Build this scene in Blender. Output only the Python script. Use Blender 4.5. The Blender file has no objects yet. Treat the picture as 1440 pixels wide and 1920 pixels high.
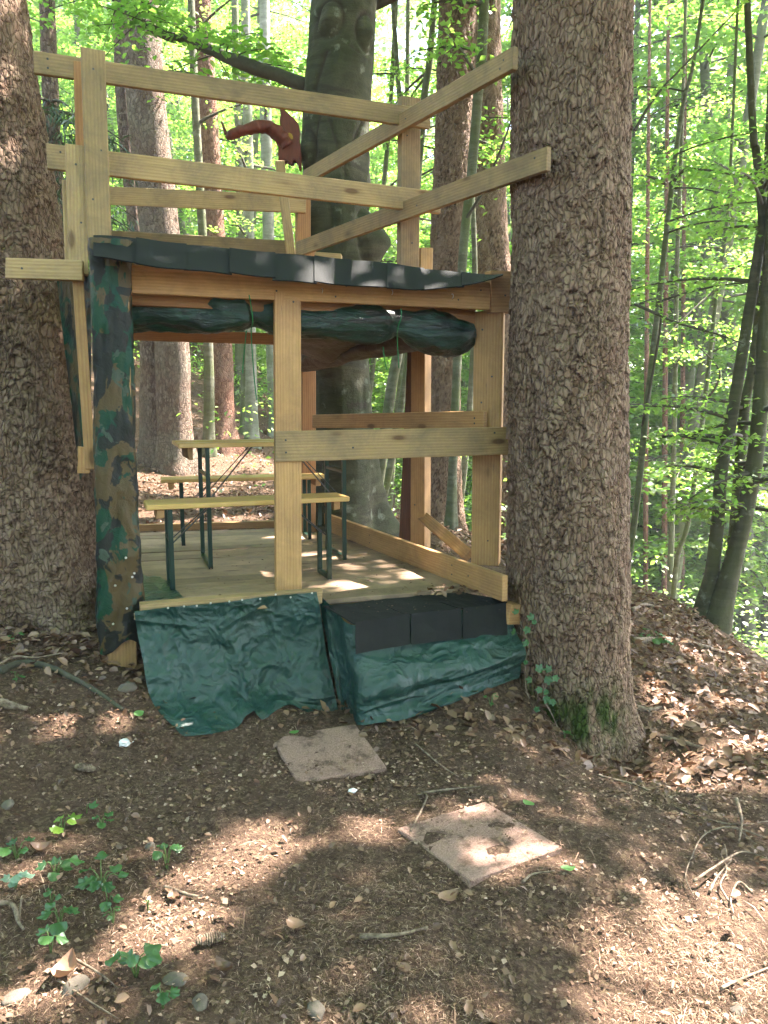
import bpy, bmesh, math, random
import numpy as np
from mathutils import Vector, Matrix

R = math.radians
random.seed(7)
rng = np.random.default_rng(7)
sc = bpy.context.scene
COL = sc.collection

# ------------------------------------------------------------------ camera, sky, sun, exposure
CAM = Vector((0, 0, 1.55)); PITCH = R(7.9); F = 1442.0
cam_d = bpy.data.cameras.new('camera'); cam = bpy.data.objects.new('camera', cam_d); COL.objects.link(cam)
cam.location = CAM; cam.rotation_euler = (R(90) - PITCH, 0, 0)
cam_d.sensor_fit = 'VERTICAL'; cam_d.sensor_height = 36; cam_d.sensor_width = 27; cam_d.lens = 36 * F / 1920
cam_d.clip_start = 0.05; cam_d.clip_end = 1000
sc.camera = cam
SUN_EL, SUN_AZ = R(56), R(58)            # azimuth measured from +Y (into the wood) towards +X (right)
SUN = Vector((math.sin(SUN_AZ) * math.cos(SUN_EL), math.cos(SUN_AZ) * math.cos(SUN_EL), math.sin(SUN_EL)))
w = bpy.data.worlds.new('World'); sc.world = w; w.use_nodes = True
nt = w.node_tree; bg = nt.nodes['Background']
sky = nt.nodes.new('ShaderNodeTexSky'); sky.sky_type = 'NISHITA'; sky.sun_disc = False
sky.sun_elevation = SUN_EL; sky.sun_rotation = SUN_AZ; sky.air_density = 1.0; sky.dust_density = 2.0; sky.ozone_density = 0.6
nt.links.new(sky.outputs[0], bg.inputs[0]); bg.inputs[1].default_value = 0.12
sl = bpy.data.lights.new('sun', 'SUN'); sl.energy = 5.0; sl.angle = R(0.53); sl.color = (1, .9, .83)
so = bpy.data.objects.new('sun', sl); COL.objects.link(so); so.location = (6, 4, 20)
so.rotation_euler = SUN.to_track_quat('Z', 'Y').to_euler()
sc.view_settings.view_transform = 'Standard'; sc.view_settings.look = 'None'
sc.view_settings.exposure = 3.6; sc.view_settings.gamma = 1.0; sc.view_settings.use_curve_mapping = False
sc.render.engine = 'CYCLES'
cy = sc.cycles
cy.use_denoising = True
try:
    cy.denoiser = 'OPENIMAGEDENOISE'; cy.denoising_input_passes = 'RGB_ALBEDO_NORMAL'
except Exception: pass
cy.use_adaptive_sampling = True; cy.adaptive_threshold = .02; cy.max_bounces = 6; cy.diffuse_bounces = 3; cy.glossy_bounces = 3; cy.transmission_bounces = 6
cy.sample_clamp_indirect = 6.0; cy.caustics_reflective = False; cy.caustics_refractive = False

FW = Vector((0, math.cos(PITCH), -math.sin(PITCH))); UP = Vector((0, math.sin(PITCH), math.cos(PITCH)))
def ray(px, py): return FW + Vector((1, 0, 0)) * ((px - 720) / F) + UP * ((960 - py) / F)
def at(px, py, Y):                                   # the point at forward distance Y seen at a photo position
    d = ray(px, py); return CAM + d * (Y / d.y)
def atz(px, py, z):
    d = ray(px, py); return CAM + d * ((z - CAM.z) / d.z)

# ------------------------------------------------------------------ numeric noise
def _h(i, j, k, s):
    n = (i * 374761393 + j * 668265263 + k * 2147483647 + s * 974634777) & 0xffffffff
    n = ((n ^ (n >> 13)) * 1274126177) & 0xffffffff
    n = ((n ^ (n >> 16)) * 2246822519) & 0xffffffff
    return ((n ^ (n >> 15)) & 0xffffff) / float(0xffffff)
def vn(x, y, z=None, s=0):
    x = np.asarray(x, float); y = np.asarray(y, float); z = np.zeros_like(x) if z is None else np.asarray(z, float)
    xi, yi, zi = np.floor(x).astype(np.int64), np.floor(y).astype(np.int64), np.floor(z).astype(np.int64)
    f = lambda t: t * t * (3 - 2 * t)
    u, v, w_ = f(x - xi), f(y - yi), f(z - zi)
    r = 0
    for a in (0, 1):
        for b in (0, 1):
            for c in (0, 1):
                r = r + _h(xi + a, yi + b, zi + c, s) * (u if a else 1 - u) * (v if b else 1 - v) * (w_ if c else 1 - w_)
    return r * 2 - 1
def fbm(x, y, z=None, s=0, o=4):
    r = 0; a = .5; f = 1
    for i in range(o):
        r = r + a * vn(np.asarray(x) * f, np.asarray(y) * f, None if z is None else np.asarray(z) * f, s + i); a *= .5; f *= 2.03
    return r

# ------------------------------------------------------------------ object helpers
def tag(o, label=None, cat=None, group=None, kind=None):
    if label: o['label'] = label
    if cat: o['category'] = cat
    if group: o['group'] = group
    if kind: o['kind'] = kind
    return o
def link(name, me, m=None, parent=None, M=None):
    o = bpy.data.objects.new(name, me); COL.objects.link(o)
    if m is not None and me is not None and not me.materials: me.materials.append(m)
    M = M or Matrix.Identity(4)
    o['_'] = 0; del o['_']
    if parent is not None:
        o.parent = parent; o.matrix_basis = W[parent.name].inverted() @ M
    else: o.matrix_basis = M
    W[o.name] = M
    return o
W = {}
def thing(name, loc, label, cat, group=None):
    o = link(name, None, M=Matrix.Translation(Vector(loc))); o.empty_display_size = .1
    return tag(o, label, cat, group)
def np_mesh(name, V, Fc, attrs=None, smooth=True):
    me = bpy.data.meshes.new(name); V = np.asarray(V, np.float32); Fc = np.asarray(Fc, np.int32)
    k = Fc.shape[1]; me.vertices.add(len(V)); me.vertices.foreach_set('co', V.ravel())
    me.loops.add(Fc.size); me.loops.foreach_set('vertex_index', Fc.ravel())
    me.polygons.add(len(Fc)); me.polygons.foreach_set('loop_start', np.arange(0, Fc.size, k, dtype=np.int32))
    me.polygons.foreach_set('loop_total', np.full(len(Fc), k, np.int32))
    me.polygons.foreach_set('use_smooth', np.full(len(Fc), smooth, bool))
    for n, a in (attrs or {}).items():
        at_ = me.attributes.new(n, 'FLOAT', 'POINT'); at_.data.foreach_set('value', np.asarray(a, np.float32))
    me.update(calc_edges=True); return me
def grid_faces(nu, nv, wrap=False):                   # index [i*nv+j]
    i, j = np.meshgrid(np.arange(nu if wrap else nu - 1), np.arange(nv - 1), indexing='ij')
    i2 = (i + 1) % nu
    return np.stack([i * nv + j, i2 * nv + j, i2 * nv + j + 1, i * nv + j + 1], -1).reshape(-1, 4)
def bm_mesh(name, bm, smooth=False):
    me = bpy.data.meshes.new(name); bm.normal_update(); bm.to_mesh(me); bm.free()
    if smooth: me.polygons.foreach_set('use_smooth', [True] * len(me.polygons))
    return me
def box_mesh(name, l, w_, t, bev=.003):
    bm = bmesh.new(); bmesh.ops.create_cube(bm, size=1)
    for v in bm.verts:
        v.co = Vector((v.co.x * l, v.co.y * w_, v.co.z * t))
        v.co += Vector((random.uniform(-1, 1), random.uniform(-1, 1), random.uniform(-1, 1))) * min(.004, t * .08)
    if bev: bmesh.ops.bevel(bm, geom=bm.edges[:], offset=min(bev, t * .2), segments=1, affect='EDGES')
    return bm_mesh(name, bm)
def frame_m(A, B, n):
    x = (B - A).normalized(); z = Vector(n); z = (z - x * z.dot(x)).normalized(); y = z.cross(x)
    M = Matrix((x, y, z)).transposed().to_4x4(); M.translation = (A + B) / 2
    return M
def board(name, A, B, w_, t, n, m, parent, nails=()):
    A = Vector(A); B = Vector(B)
    o = link(name, box_mesh(name, (B - A).length, w_, t), m, parent, frame_m(A, B, n))
    for (s, q) in nails:                               # s along 0..1, q across -0.5..0.5
        p = link('screw_head', NAIL, None, None); p.parent = o
        p.matrix_basis = Matrix.Translation(((s - .5) * (B - A).length, q * w_, t / 2)); W[p.name] = W[o.name]
    return o
def tube_np(P, Rr, sides=8, cap=True, jitter=0, seed=0, squash=1.0):
    P = np.asarray(P, float); n = len(P); Rr = np.broadcast_to(np.asarray(Rr, float), (n,))
    T = np.gradient(P, axis=0); T /= np.linalg.norm(T, axis=1, keepdims=True) + 1e-9
    ref = np.array([0, 0, 1.]) if abs(T[0][2]) < .8 else np.array([1., 0, 0])
    V = []
    u = np.cross(T[0], ref); u /= np.linalg.norm(u)
    for k in range(n):
        u = u - T[k] * u.dot(T[k]); u /= np.linalg.norm(u) + 1e-9; v = np.cross(T[k], u)
        a = np.linspace(0, 2 * np.pi, sides, endpoint=False)
        rr = Rr[k] * (1 + jitter * vn(np.cos(a) * 1.5 + k * .35, np.sin(a) * 1.5, np.full(sides, k * .21), seed))
        V.append(P[k] + np.cos(a)[:, None] * u * rr[:, None] + np.sin(a)[:, None] * v * rr[:, None] * squash)
    V = np.concatenate(V).reshape(n, sides, 3).transpose(1, 0, 2).reshape(-1, 3)
    Fq = grid_faces(sides, n, True)
    if cap:
        i0 = len(V); V = np.vstack([V, P[0], P[-1]])
        c = []
        for s_ in range(sides):
            s2 = (s_ + 1) % sides
            c += [[s2 * n, s_ * n, i0, i0], [s_ * n + n - 1, s2 * n + n - 1, i0 + 1, i0 + 1]]
        c = np.array(c); tri = c[:, :3]
        # repeat-free quads: split a triangle fan using the mid edge is not needed, keep degenerate-free tris as quads via edge midpoints
        mids = (V[tri[:, 0]] + V[tri[:, 1]]) / 2; i1 = len(V); V = np.vstack([V, mids])
        Fq = np.vstack([Fq, np.stack([tri[:, 0], i1 + np.arange(len(tri)), tri[:, 1], tri[:, 2]], 1)])
    return V, Fq
def merge(parts):
    Vs, Fs, o = [], [], 0
    for V, Fq in parts: Vs.append(V); Fs.append(Fq + o); o += len(V)
    return np.vstack(Vs), np.vstack(Fs)
def spline(pts, n):                                    # Catmull-Rom through rows of any width
    P = np.asarray(pts, float); k = len(P)
    if k == 2: t = np.linspace(0, 1, n)[:, None]; return P[0] * (1 - t) + P[1] * t
    E = np.vstack([2 * P[0] - P[1], P, 2 * P[-1] - P[-2]]); out = []
    for t in np.linspace(0, k - 1 - 1e-6, n):
        i = int(t); f = t - i; a, b, c, d = E[i:i + 4]
        out.append(.5 * (2 * b + (c - a) * f + (2 * a - 5 * b + 4 * c - d) * f * f + (3 * b - a - 3 * c + d) * f ** 3))
    return np.array(out)

# ------------------------------------------------------------------ materials
class G:
    def __init__(s, name):
        s.m = bpy.data.materials.new(name); s.m.use_nodes = True; s.t = s.m.node_tree; s.b = s.t.nodes['Principled BSDF']
        s.out = s.t.nodes['Material Output']
    def n(s, typ, ins=None, **kw):
        d = s.t.nodes.new('ShaderNode' + typ)
        for k, v in kw.items(): setattr(d, k, v)
        for k, v in (ins or {}).items():
            i = d.inputs[k]
            if hasattr(v, 'bl_idname') or isinstance(v, bpy.types.NodeSocket): s.t.links.new(v if isinstance(v, bpy.types.NodeSocket) else v.outputs[0], i)
            else: i.default_value = v
        return d
    def l(s, a, b): s.t.links.new(a, b)
    def ramp(s, fac, stops, interp='LINEAR'):
        d = s.t.nodes.new('ShaderNodeValToRGB'); s.t.links.new(fac, d.inputs[0]); e = d.color_ramp; e.interpolation = interp
        while len(e.elements) < len(stops): e.elements.new(.5)
        for el, (p, c) in zip(e.elements, stops): el.position = p; el.color = (*c, 1) if len(c) == 3 else c
        return d.outputs[0]
    def mix(s, f, a, b, mode='MIX'):
        d = s.t.nodes.new('ShaderNodeMix'); d.data_type = 'RGBA'; d.blend_type = mode
        for i, v in ((0, f), (6, a), (7, b)):
            if isinstance(v, bpy.types.NodeSocket): s.t.links.new(v, d.inputs[i])
            else: d.inputs[i].default_value = v if i == 0 else (*v, 1)
        return d.outputs[2]
    def coords(s, scale=(1, 1, 1), rand=True):
        tc = s.n('TexCoord'); mp = s.n('Mapping'); mp.inputs['Scale'].default_value = scale
        if rand:
            oi = s.n('ObjectInfo'); mu = s.n('Math', operation='MULTIPLY'); s.l(oi.outputs['Random'], mu.inputs[0]); mu.inputs[1].default_value = 57.0
            ad = s.n('VectorMath', operation='ADD'); s.l(tc.outputs['Object'], ad.inputs[0]); s.l(mu.outputs[0], ad.inputs[1]); s.l(ad.outputs[0], mp.inputs['Vector'])
        else: s.l(tc.outputs['Object'], mp.inputs['Vector'])
        return mp.outputs[0]
    def noise(s, vec, scale, detail=4, rough=.55, dist=0):
        d = s.n('TexNoise'); s.l(vec, d.inputs['Vector']); d.inputs['Scale'].default_value = scale; d.inputs['Detail'].default_value = detail
        d.inputs['Roughness'].default_value = rough; d.inputs['Distortion'].default_value = dist; return d.outputs['Fac']
    def voro(s, vec, scale, feature='F1', rnd=1.0):
        d = s.n('TexVoronoi', feature=feature); s.l(vec, d.inputs['Vector']); d.inputs['Scale'].default_value = scale; d.inputs['Randomness'].default_value = rnd; return d
    def bump(s, h, strength=.4, dist=.01):
        d = s.n('Bump'); s.l(h, d.inputs['Height']); d.inputs['Strength'].default_value = strength; d.inputs['Distance'].default_value = dist
        s.l(d.outputs[0], s.b.inputs['Normal']); return d
    def done(s, col=None, rough=.8, spec=.3):
        if isinstance(col, bpy.types.NodeSocket): s.l(col, s.b.inputs['Base Color'])
        elif col is not None: s.b.inputs['Base Color'].default_value = (*col, 1)
        if isinstance(rough, bpy.types.NodeSocket): s.l(rough, s.b.inputs['Roughness'])
        else: s.b.inputs['Roughness'].default_value = rough
        s.b.inputs['Specular IOR Level'].default_value = spec
        return s.m
def wood(name, light, dark, stain, stain_amt, grey=None):
    g = G(name); c = g.coords((1, 1, 1))
    m1 = g.n('Mapping', {'Vector': c}); m1.inputs['Scale'].default_value = (1.1, 14, 14)
    a = g.noise(m1.outputs[0], 4, 6, .6, 1.2)
    m2 = g.n('Mapping', {'Vector': c}); m2.inputs['Scale'].default_value = (.5, 9, 9)
    wv = g.n('TexWave', wave_type='BANDS', bands_direction='Y'); g.l(m2.outputs[0], wv.inputs[0]); wv.inputs['Scale'].default_value = 2.2
    wv.inputs['Distortion'].default_value = 5; wv.inputs['Detail'].default_value = 3; wv.inputs['Detail Scale'].default_value = .7
    base = g.mix(g.ramp(a, [(.35, (0, 0, 0)), (.68, (1, 1, 1))]), dark, light)
    base = g.mix(.45, base, g.mix(wv.outputs[1], light, dark))
    # knots
    m3 = g.n('Mapping', {'Vector': c}); m3.inputs['Scale'].default_value = (2.2, 6.5, 6.5)
    kn = g.voro(m3.outputs[0], 1.0).outputs['Distance']
    base = g.mix(g.ramp(kn, [(.07, (1, 1, 1)), (.12, (.25, .25, .25)), (.2, (0, 0, 0))]), base, (.13, .065, .025))
    # weather stains, grey specks and scuffs
    st = g.noise(c, 4.2, 7, .7, .5); base = g.mix(g.ramp(st, [(.4, (0, 0, 0)), (.8, (stain_amt,) * 3)]), base, stain)
    m4 = g.n('Mapping', {'Vector': c}); m4.inputs['Scale'].default_value = (3, 40, 40)
    sp = g.noise(m4.outputs[0], 2.2, 3, .6); base = g.mix(g.ramp(sp, [(.66, (0, 0, 0)), (.76, (.6,) * 3)]), base, (.1, .075, .05))
    oi = g.n('ObjectInfo'); v = g.n('MapRange', {'Value': oi.outputs['Random'], 'To Min': .66, 'To Max': 1.16})
    hsv = g.n('HueSaturation', {'Value': v.outputs[0], 'Color': base})
    ad = g.n('Math', {0: a, 1: wv.outputs[1]}, operation='ADD')
    g.bump(ad.outputs[0], .25, .004)
    return g.done(hsv.outputs[0], .62, .3)
M_FRAME = wood('frame_wood', (.5, .29, .125), (.36, .195, .075), (.22, .125, .06), .9)
M_RAIL = wood('rail_wood', (.42, .28, .13), (.3, .19, .085), (.16, .115, .07), 1.1)
M_FLOOR = wood('floor_wood', (.37, .255, .165), (.26, .17, .105), (.13, .088, .058), 1.1)
M_FURN = wood('varnished_wood', (.62, .42, .16), (.5, .31, .1), (.4, .26, .1), .4)
M_FURN.node_tree.nodes['Principled BSDF'].inputs['Roughness'].default_value = .28
M_BACKW = wood('shade_tinted_wood', (.42, .21, .085), (.3, .135, .05), (.2, .1, .05), .6)  # darker, more orange copy of the frame wood: shade put into the colour
M_DARKW = wood('dark_board_wood', (.13, .055, .03), (.07, .03, .02), (.05, .03, .02), .6)
g = G('green_steel'); M_STEEL = g.done(g.mix(g.noise(g.coords(), 30, 4), (.002, .017, .01), (.004, .03, .018)), .4, .4)
g = G('dull_steel'); M_GREYSTEEL = g.done((.06, .06, .06), .5); M_GREYSTEEL.node_tree.nodes['Principled BSDF'].inputs['Metallic'].default_value = .6
g = G('zinc_steel'); M_ZINC = g.done((.6, .6, .58), .35); M_ZINC.node_tree.nodes['Principled BSDF'].inputs['Metallic'].default_value = .8
g = G('green_cord'); M_CORD = g.done((.01, .16, .05), .5)
def mk_shingle():
    g = G('bitumen_shingle'); c = g.coords()
    n1 = g.noise(c, 900, 2, .7); n2 = g.noise(c, 9, 5)
    col = g.mix(g.ramp(n1, [(.42, (0, 0, 0)), (.62, (1, 1, 1))]), (.004, .0048, .0045), (.016, .018, .0175))
    col = g.mix(g.ramp(n2, [(.4, (0, 0, 0)), (.7, (.5,) * 3)]), col, (.015, .016, .015))
    vv = g.voro(c, 420).outputs['Distance']; col = g.mix(g.ramp(vv, [(.1, (1, 1, 1)), (.16, (0, 0, 0))]), col, (.07, .07, .07))
    g.bump(n1, .6, .003); return g.done(col, .8, .22)
M_SHINGLE = mk_shingle()
def mk_tarp():
    g = G('green_tarpaulin'); c = g.coords(rand=False)
    n = g.noise(c, 3, 5); weave = g.n('TexChecker', {'Vector': c}); weave.inputs['Scale'].default_value = 420
    col = g.mix(n, (.008, .032, .025), (.016, .058, .047))
    d = g.noise(c, 8, 6, .7); col = g.mix(g.ramp(d, [(.56, (0, 0, 0)), (.8, (.45,) * 3)]), col, (.05, .075, .058))
    cr = g.noise(c, 26, 5, .6, .8); ad = g.n('Math', {0: cr, 1: weave.outputs[1]}, operation='ADD')
    sc_ = g.n('Math', {0: weave.outputs[1], 1: .06}, operation='MULTIPLY'); g.l(sc_.outputs[0], ad.inputs[1])
    wv_ = g.n('VectorMath', {0: c}, operation='MULTIPLY_ADD'); nz_ = g.n('TexNoise', {'Vector': c, 'Scale': 5.0}); g.l(nz_.outputs['Color'], wv_.inputs[0]); wv_.inputs[1].default_value = (.25,) * 3; g.l(c, wv_.inputs[2])
    k1 = g.voro(wv_.outputs[0], 9).outputs['Distance']; k2 = g.voro(wv_.outputs[0], 27).outputs['Distance']; kk = g.n('Math', {0: k2, 1: .35, 2: k1}, operation='MULTIPLY_ADD'); k3 = g.n('Math', {0: ad.outputs[0], 1: .25, 2: kk.outputs[0]}, operation='MULTIPLY_ADD'); g.bump(k3.outputs[0], .85, .024)
    dv = g.noise(c, 60, 5, .75); col = g.mix(g.ramp(dv, [(.62, (0, 0, 0)), (.7, (.75,) * 3)]), col, (.1, .07, .045)); dd = g.noise(c, 2.5, 4, .6); col = g.mix(g.ramp(dd, [(.5, (0, 0, 0)), (.8, (.35,) * 3)]), col, (.09, .085, .06))
    rg = g.n('MapRange', {'Value': d, 'To Min': .2, 'To Max': .42}); return g.done(col, rg.outputs[0], .5)
M_TARP = mk_tarp()
def mk_camo(name, shine):
    g = G(name); c = g.coords((1, 1, .8), rand=False)
    a, b_, d, e = (g.noise(g.n('Mapping', {'Vector': c, 'Location': (k * 7.3, k * 3.1, k * 1.7)}).outputs[0], s_, 4, .55, .6) for k, s_ in ((1, 6), (2, 7), (3, 8.5), (4, 8)))
    col = g.mix(g.ramp(a, [(.46, (0, 0, 0)), (.47, (1, 1, 1))]), (.006, .036, .018), (.07, .047, .02))
    col = g.mix(g.ramp(b_, [(.52, (0, 0, 0)), (.53, (1, 1, 1))]), col, (.012, .013, .011))
    col = g.mix(g.ramp(d, [(.61, (0, 0, 0)), (.62, (1, 1, 1))]), col, (.042, .058, .042))
    col = g.mix(g.ramp(e, [(.6, (0, 0, 0)), (.61, (1, 1, 1))]), col, (.004, .036, .022))
    g.bump(g.noise(c, 22, 5, .6, .9), .6, .014); return g.done(col, shine, .25)
M_CAMO = mk_camo('camouflage_tarpaulin', .5)
def mk_roll():
    g = G('rolled_tarpaulin'); c = g.coords((1, 1, 1), rand=False)
    m1 = g.n('Mapping', {'Vector': c}); m1.inputs['Scale'].default_value = (1.2, 5, 7)
    n = g.noise(m1.outputs[0], 2.0, 4, .55, .8)
    col = g.ramp(n, [(.3, (.007, .009, .008)), (.46, (.004, .022, .014)), (.55, (.011, .045, .029)), (.63, (.022, .016, .012)), (.75, (.007, .02, .015))])
    cr = g.noise(m1.outputs[0], 9, 4, .6, 1); g.bump(cr, .6, .015); return g.done(col, .3, .5)
M_ROLL = mk_roll()
g = G('brown_tarpaulin'); c = g.coords(rand=False); cr = g.noise(c, 16, 5, .6, 1); g.bump(cr, .7, .015)
M_BROWNTARP = g.done(g.mix(cr, (.045, .026, .02), (.1, .06, .045)), .42, .5)
def mk_spruce(name, hi, lo, red, scale=1.0, plates=False):
    g = G(name); c = g.coords((1, 1, 1), rand=False)
    m1 = g.n('Mapping', {'Vector': c}); m1.inputs['Scale'].default_value = (1, 1, .5)
    wob = g.n('TexNoise', {'Vector': m1.outputs[0]}); wob.inputs['Scale'].default_value = 9 * scale; wob.inputs['Detail'].default_value = 3
    ad = g.n('VectorMath', {0: m1.outputs[0]}, operation='MULTIPLY_ADD'); g.l(wob.outputs['Color'], ad.inputs[0]); ad.inputs[1].default_value = (.07 / scale,) * 3; g.l(m1.outputs[0], ad.inputs[2])
    v = g.voro(ad.outputs[0], 24 * scale, 'F1'); ve = g.voro(ad.outputs[0], 24 * scale, 'DISTANCE_TO_EDGE')
    edge = g.ramp(ve.outputs['Distance'], [(0, (0, 0, 0)), (.13, (1, 1, 1))])
    big = g.noise(c, 3.2, 5, .6); fine = g.noise(m1.outputs[0], 70 * scale, 6, .7)
    sep = g.n('SeparateColor', {0: v.outputs['Color']})
    col = g.mix(g.ramp(sep.outputs[0], [(.2, (0, 0, 0)), (.9, (1, 1, 1))]), lo, hi)
    col = g.mix(g.ramp(big, [(.42, (0, 0, 0)), (.66, (.75,) * 3)]), col, red)
    col = g.mix(g.ramp(fine, [(.5, (0, 0, 0)), (.75, (.7,) * 3)]), col, hi)
    col = g.mix(g.ramp(g.noise(c, 1.6, 5, .65, .5), [(.46, (0, 0, 0)), (.7, (.55,) * 3)]), col, (.17, .165, .13)); col = g.mix(g.ramp(g.noise(c, 14, 5, .7), [(.6, (0, 0, 0)), (.75, (.5,) * 3)]), col, tuple(x * .5 for x in lo))
    if plates:
        v2 = g.voro(ad.outputs[0], 40, 'DISTANCE_TO_EDGE'); v2c = g.n('SeparateColor', {0: g.voro(ad.outputs[0], 40).outputs['Color']})
        col = g.mix(.5, col, g.mix(v2c.outputs[1], lo, tuple(x * 1.25 for x in hi))); e2 = g.ramp(v2.outputs['Distance'], [(0, (1, 1, 1)), (.1, (0, 0, 0))]); col = g.mix(g.n('Math', {0: e2, 1: g.ramp(g.noise(c, 7, 4, .6), [(.42, (.02,) * 3), (.68, (.5,) * 3)])}, operation='MULTIPLY').outputs[0], col, tuple(x * .3 for x in lo))
        pa = g.n('Attribute', attribute_name='crack'); pr = g.n('Attribute', attribute_name='plate')
        col = g.mix(.55, col, g.mix(pr.outputs['Fac'], lo, hi))
        col = g.mix(pa.outputs['Fac'], col, tuple(x * .36 for x in lo))
        ms = g.n('Attribute', attribute_name='moss'); col = g.mix(ms.outputs['Fac'], col, g.mix(fine, (.022, .034, .009), (.055, .078, .015)))
        hgt = g.n('Math', {0: fine, 1: .5, 2: g.ramp(v2.outputs['Distance'], [(0, (0, 0, 0)), (.12, (.8,) * 3), (.4, (1, 1, 1))])}, operation='MULTIPLY_ADD'); g.bump(hgt.outputs[0], 1.0, .016)
    else:
        col = g.mix(g.ramp(ve.outputs['Distance'], [(0, (.5,) * 3), (.1, (0, 0, 0))]), col, tuple(x * .45 for x in lo))
        hh = g.n('Math', {0: edge, 1: fine}, operation='ADD'); g.bump(hh.outputs[0], .9, .02)
    return g.done(col, .9, .15)
M_SPRUCE = mk_spruce('spruce_bark', (.29, .205, .145), (.125, .072, .046), (.2, .107, .066), 1.0, True)
M_SPRUCE2 = mk_spruce('spruce_bark_behind', (.24, .185, .145), (.11, .075, .055), (.17, .1, .07), 1.3)
M_PINE = mk_spruce('red_bark', (.3, .17, .12), (.15, .075, .05), (.24, .11, .07), 1.3)
def mk_beech(name, a, b, moss):
    g = G(name); c = g.coords((1, 1, 1), rand=False); m1 = g.n('Mapping', {'Vector': c}); m1.inputs['Scale'].default_value = (1, 1, 5)
    n1 = g.noise(c, 2.2, 6, .62, .4); n2 = g.noise(m1.outputs[0], 3.2, 5, .6, .6); n3 = g.noise(c, 55, 5, .7)
    col = g.mix(g.ramp(n2, [(.36, (0, 0, 0)), (.66, (1, 1, 1))]), a, b)
    col = g.mix(g.ramp(n1, [(.42, (0, 0, 0)), (.62, (.85,) * 3)]), col, moss)
    col = g.mix(g.ramp(g.noise(c, 7, 4, .6), [(.6, (0, 0, 0)), (.74, (.7,) * 3)]), col, (.26, .28, .22))
    col = g.mix(g.ramp(n3, [(.5, (0, 0, 0)), (.72, (.4,) * 3)]), col, (.035, .034, .025))
    sc_ = g.n('Attribute', attribute_name='scar'); col = g.mix(sc_.outputs['Fac'], col, (.03, .022, .014))
    ad = g.n('Math', {0: n2, 1: n3}, operation='ADD'); g.bump(ad.outputs[0], .5, .015)
    return g.done(col, .8, .25)
M_BEECH = mk_beech('beech_bark', (.032, .027, .015), (.08, .075, .044), (.028, .034, .012))
M_BEECH2 = mk_beech('young_beech_bark', (.07, .072, .04), (.15, .15, .105), (.08, .1, .035))
M_DARKB = mk_beech('dark_beech_bark', (.04, .037, .02), (.085, .08, .048), (.06, .065, .022))
M_BEECHG = mk_beech('grey_beech_bark', (.16, .16, .135), (.3, .3, .26), (.13, .15, .09))
def mk_leaf(name, c0, c1, t0, t1, mixf=.5, gloss=.06):
    g = G(name); a = g.n('Attribute', attribute_name='rnd')
    d = g.n('BsdfDiffuse', {'Color': g.mix(a.outputs['Fac'], c0, c1)}); t = g.n('BsdfTranslucent', {'Color': g.mix(a.outputs['Fac'], t0, t1)})
    m1 = g.n('MixShader', {0: mixf, 1: d.outputs[0], 2: t.outputs[0]}); gl = g.n('BsdfGlossy', {'Roughness': .42, 'Color': (1, 1, 1, 1)})
    m2 = g.n('MixShader', {0: gloss, 1: m1.outputs[0], 2: gl.outputs[0]}); g.l(m2.outputs[0], g.out.inputs[0]); return g.m
M_LEAF = mk_leaf('beech_leaf', (.045, .12, .012), (.09, .17, .02), (.19, .44, .045), (.4, .62, .1), .58)
M_NEEDLE = mk_leaf('spruce_needles', (.02, .05, .018), (.05, .09, .03), (.03, .07, .02), (.07, .12, .03), .25)
M_FAR = mk_leaf('far_leaves', (.06, .12, .03), (.12, .2, .06), (.2, .36, .07), (.38, .5, .14), .5, .04)
M_PLANT = mk_leaf('herb_leaf', (.025, .085, .022), (.05, .13, .032), (.05, .15, .02), (.1, .24, .03), .3, .05)
M_LITTER = mk_leaf('dry_leaf', (.085, .044, .028), (.27, .165, .105), (.08, .04, .02), (.2, .1, .05), .18, .03)
def mk_chip():
    g = G('needle_litter'); a = g.n('Attribute', attribute_name='rnd')
    return g.done(g.ramp(a.outputs['Fac'], [(0, (.05, .028, .018)), (.45, (.15, .09, .06)), (.8, (.27, .175, .12)), (1, (.42, .3, .22))]), .85, .15)
M_CHIP = mk_chip()
def mk_ground():
    g = G('forest_soil'); c = g.coords(rand=False)
    n1 = g.noise(c, 1.7, 6, .6); n2 = g.noise(c, 34, 6, .72); n3 = g.noise(c, 140, 4, .7); v = g.voro(c, 95)
    col = g.mix(g.ramp(n2, [(.36, (0, 0, 0)), (.66, (1, 1, 1))]), (.06, .037, .025), (.19, .122, .085))
    col = g.mix(g.ramp(n1, [(.4, (0, 0, 0)), (.65, (.6,) * 3)]), col, (.12, .076, .05))
    col = g.mix(g.ramp(n3, [(.58, (0, 0, 0)), (.7, (.8,) * 3)]), col, (.3, .205, .15))
    s_ = g.n('SeparateColor', {0: v.outputs['Color']}); col = g.mix(g.ramp(s_.outputs[0], [(.82, (0, 0, 0)), (.86, (.7,) * 3)]), col, (.23, .16, .1))
    ad = g.n('Math', {0: n2, 1: n3}, operation='ADD'); g.bump(ad.outputs[0], 1.0, .03); return g.done(col, .95, .1)
M_GROUND = mk_ground()
g = G('concrete_tile'); c = g.coords(); a = g.noise(c, 160, 5, .75); b_ = g.noise(c, 5, 5)
dz = g.noise(c, 9, 6, .7); g.bump(a, .5, .004); M_TILE = g.done(g.mix(g.ramp(dz, [(.5, (0, 0, 0)), (.62, (.85,) * 3)]), g.mix(g.ramp(b_, [(.4, (0, 0, 0)), (.7, (.5,) * 3)]), g.mix(g.ramp(a, [(.38, (0, 0, 0)), (.6, (1, 1, 1))]), (.16, .09, .07), (.36, .23, .18)), (.17, .11, .085)), (.075, .046, .03)), .9)
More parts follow.
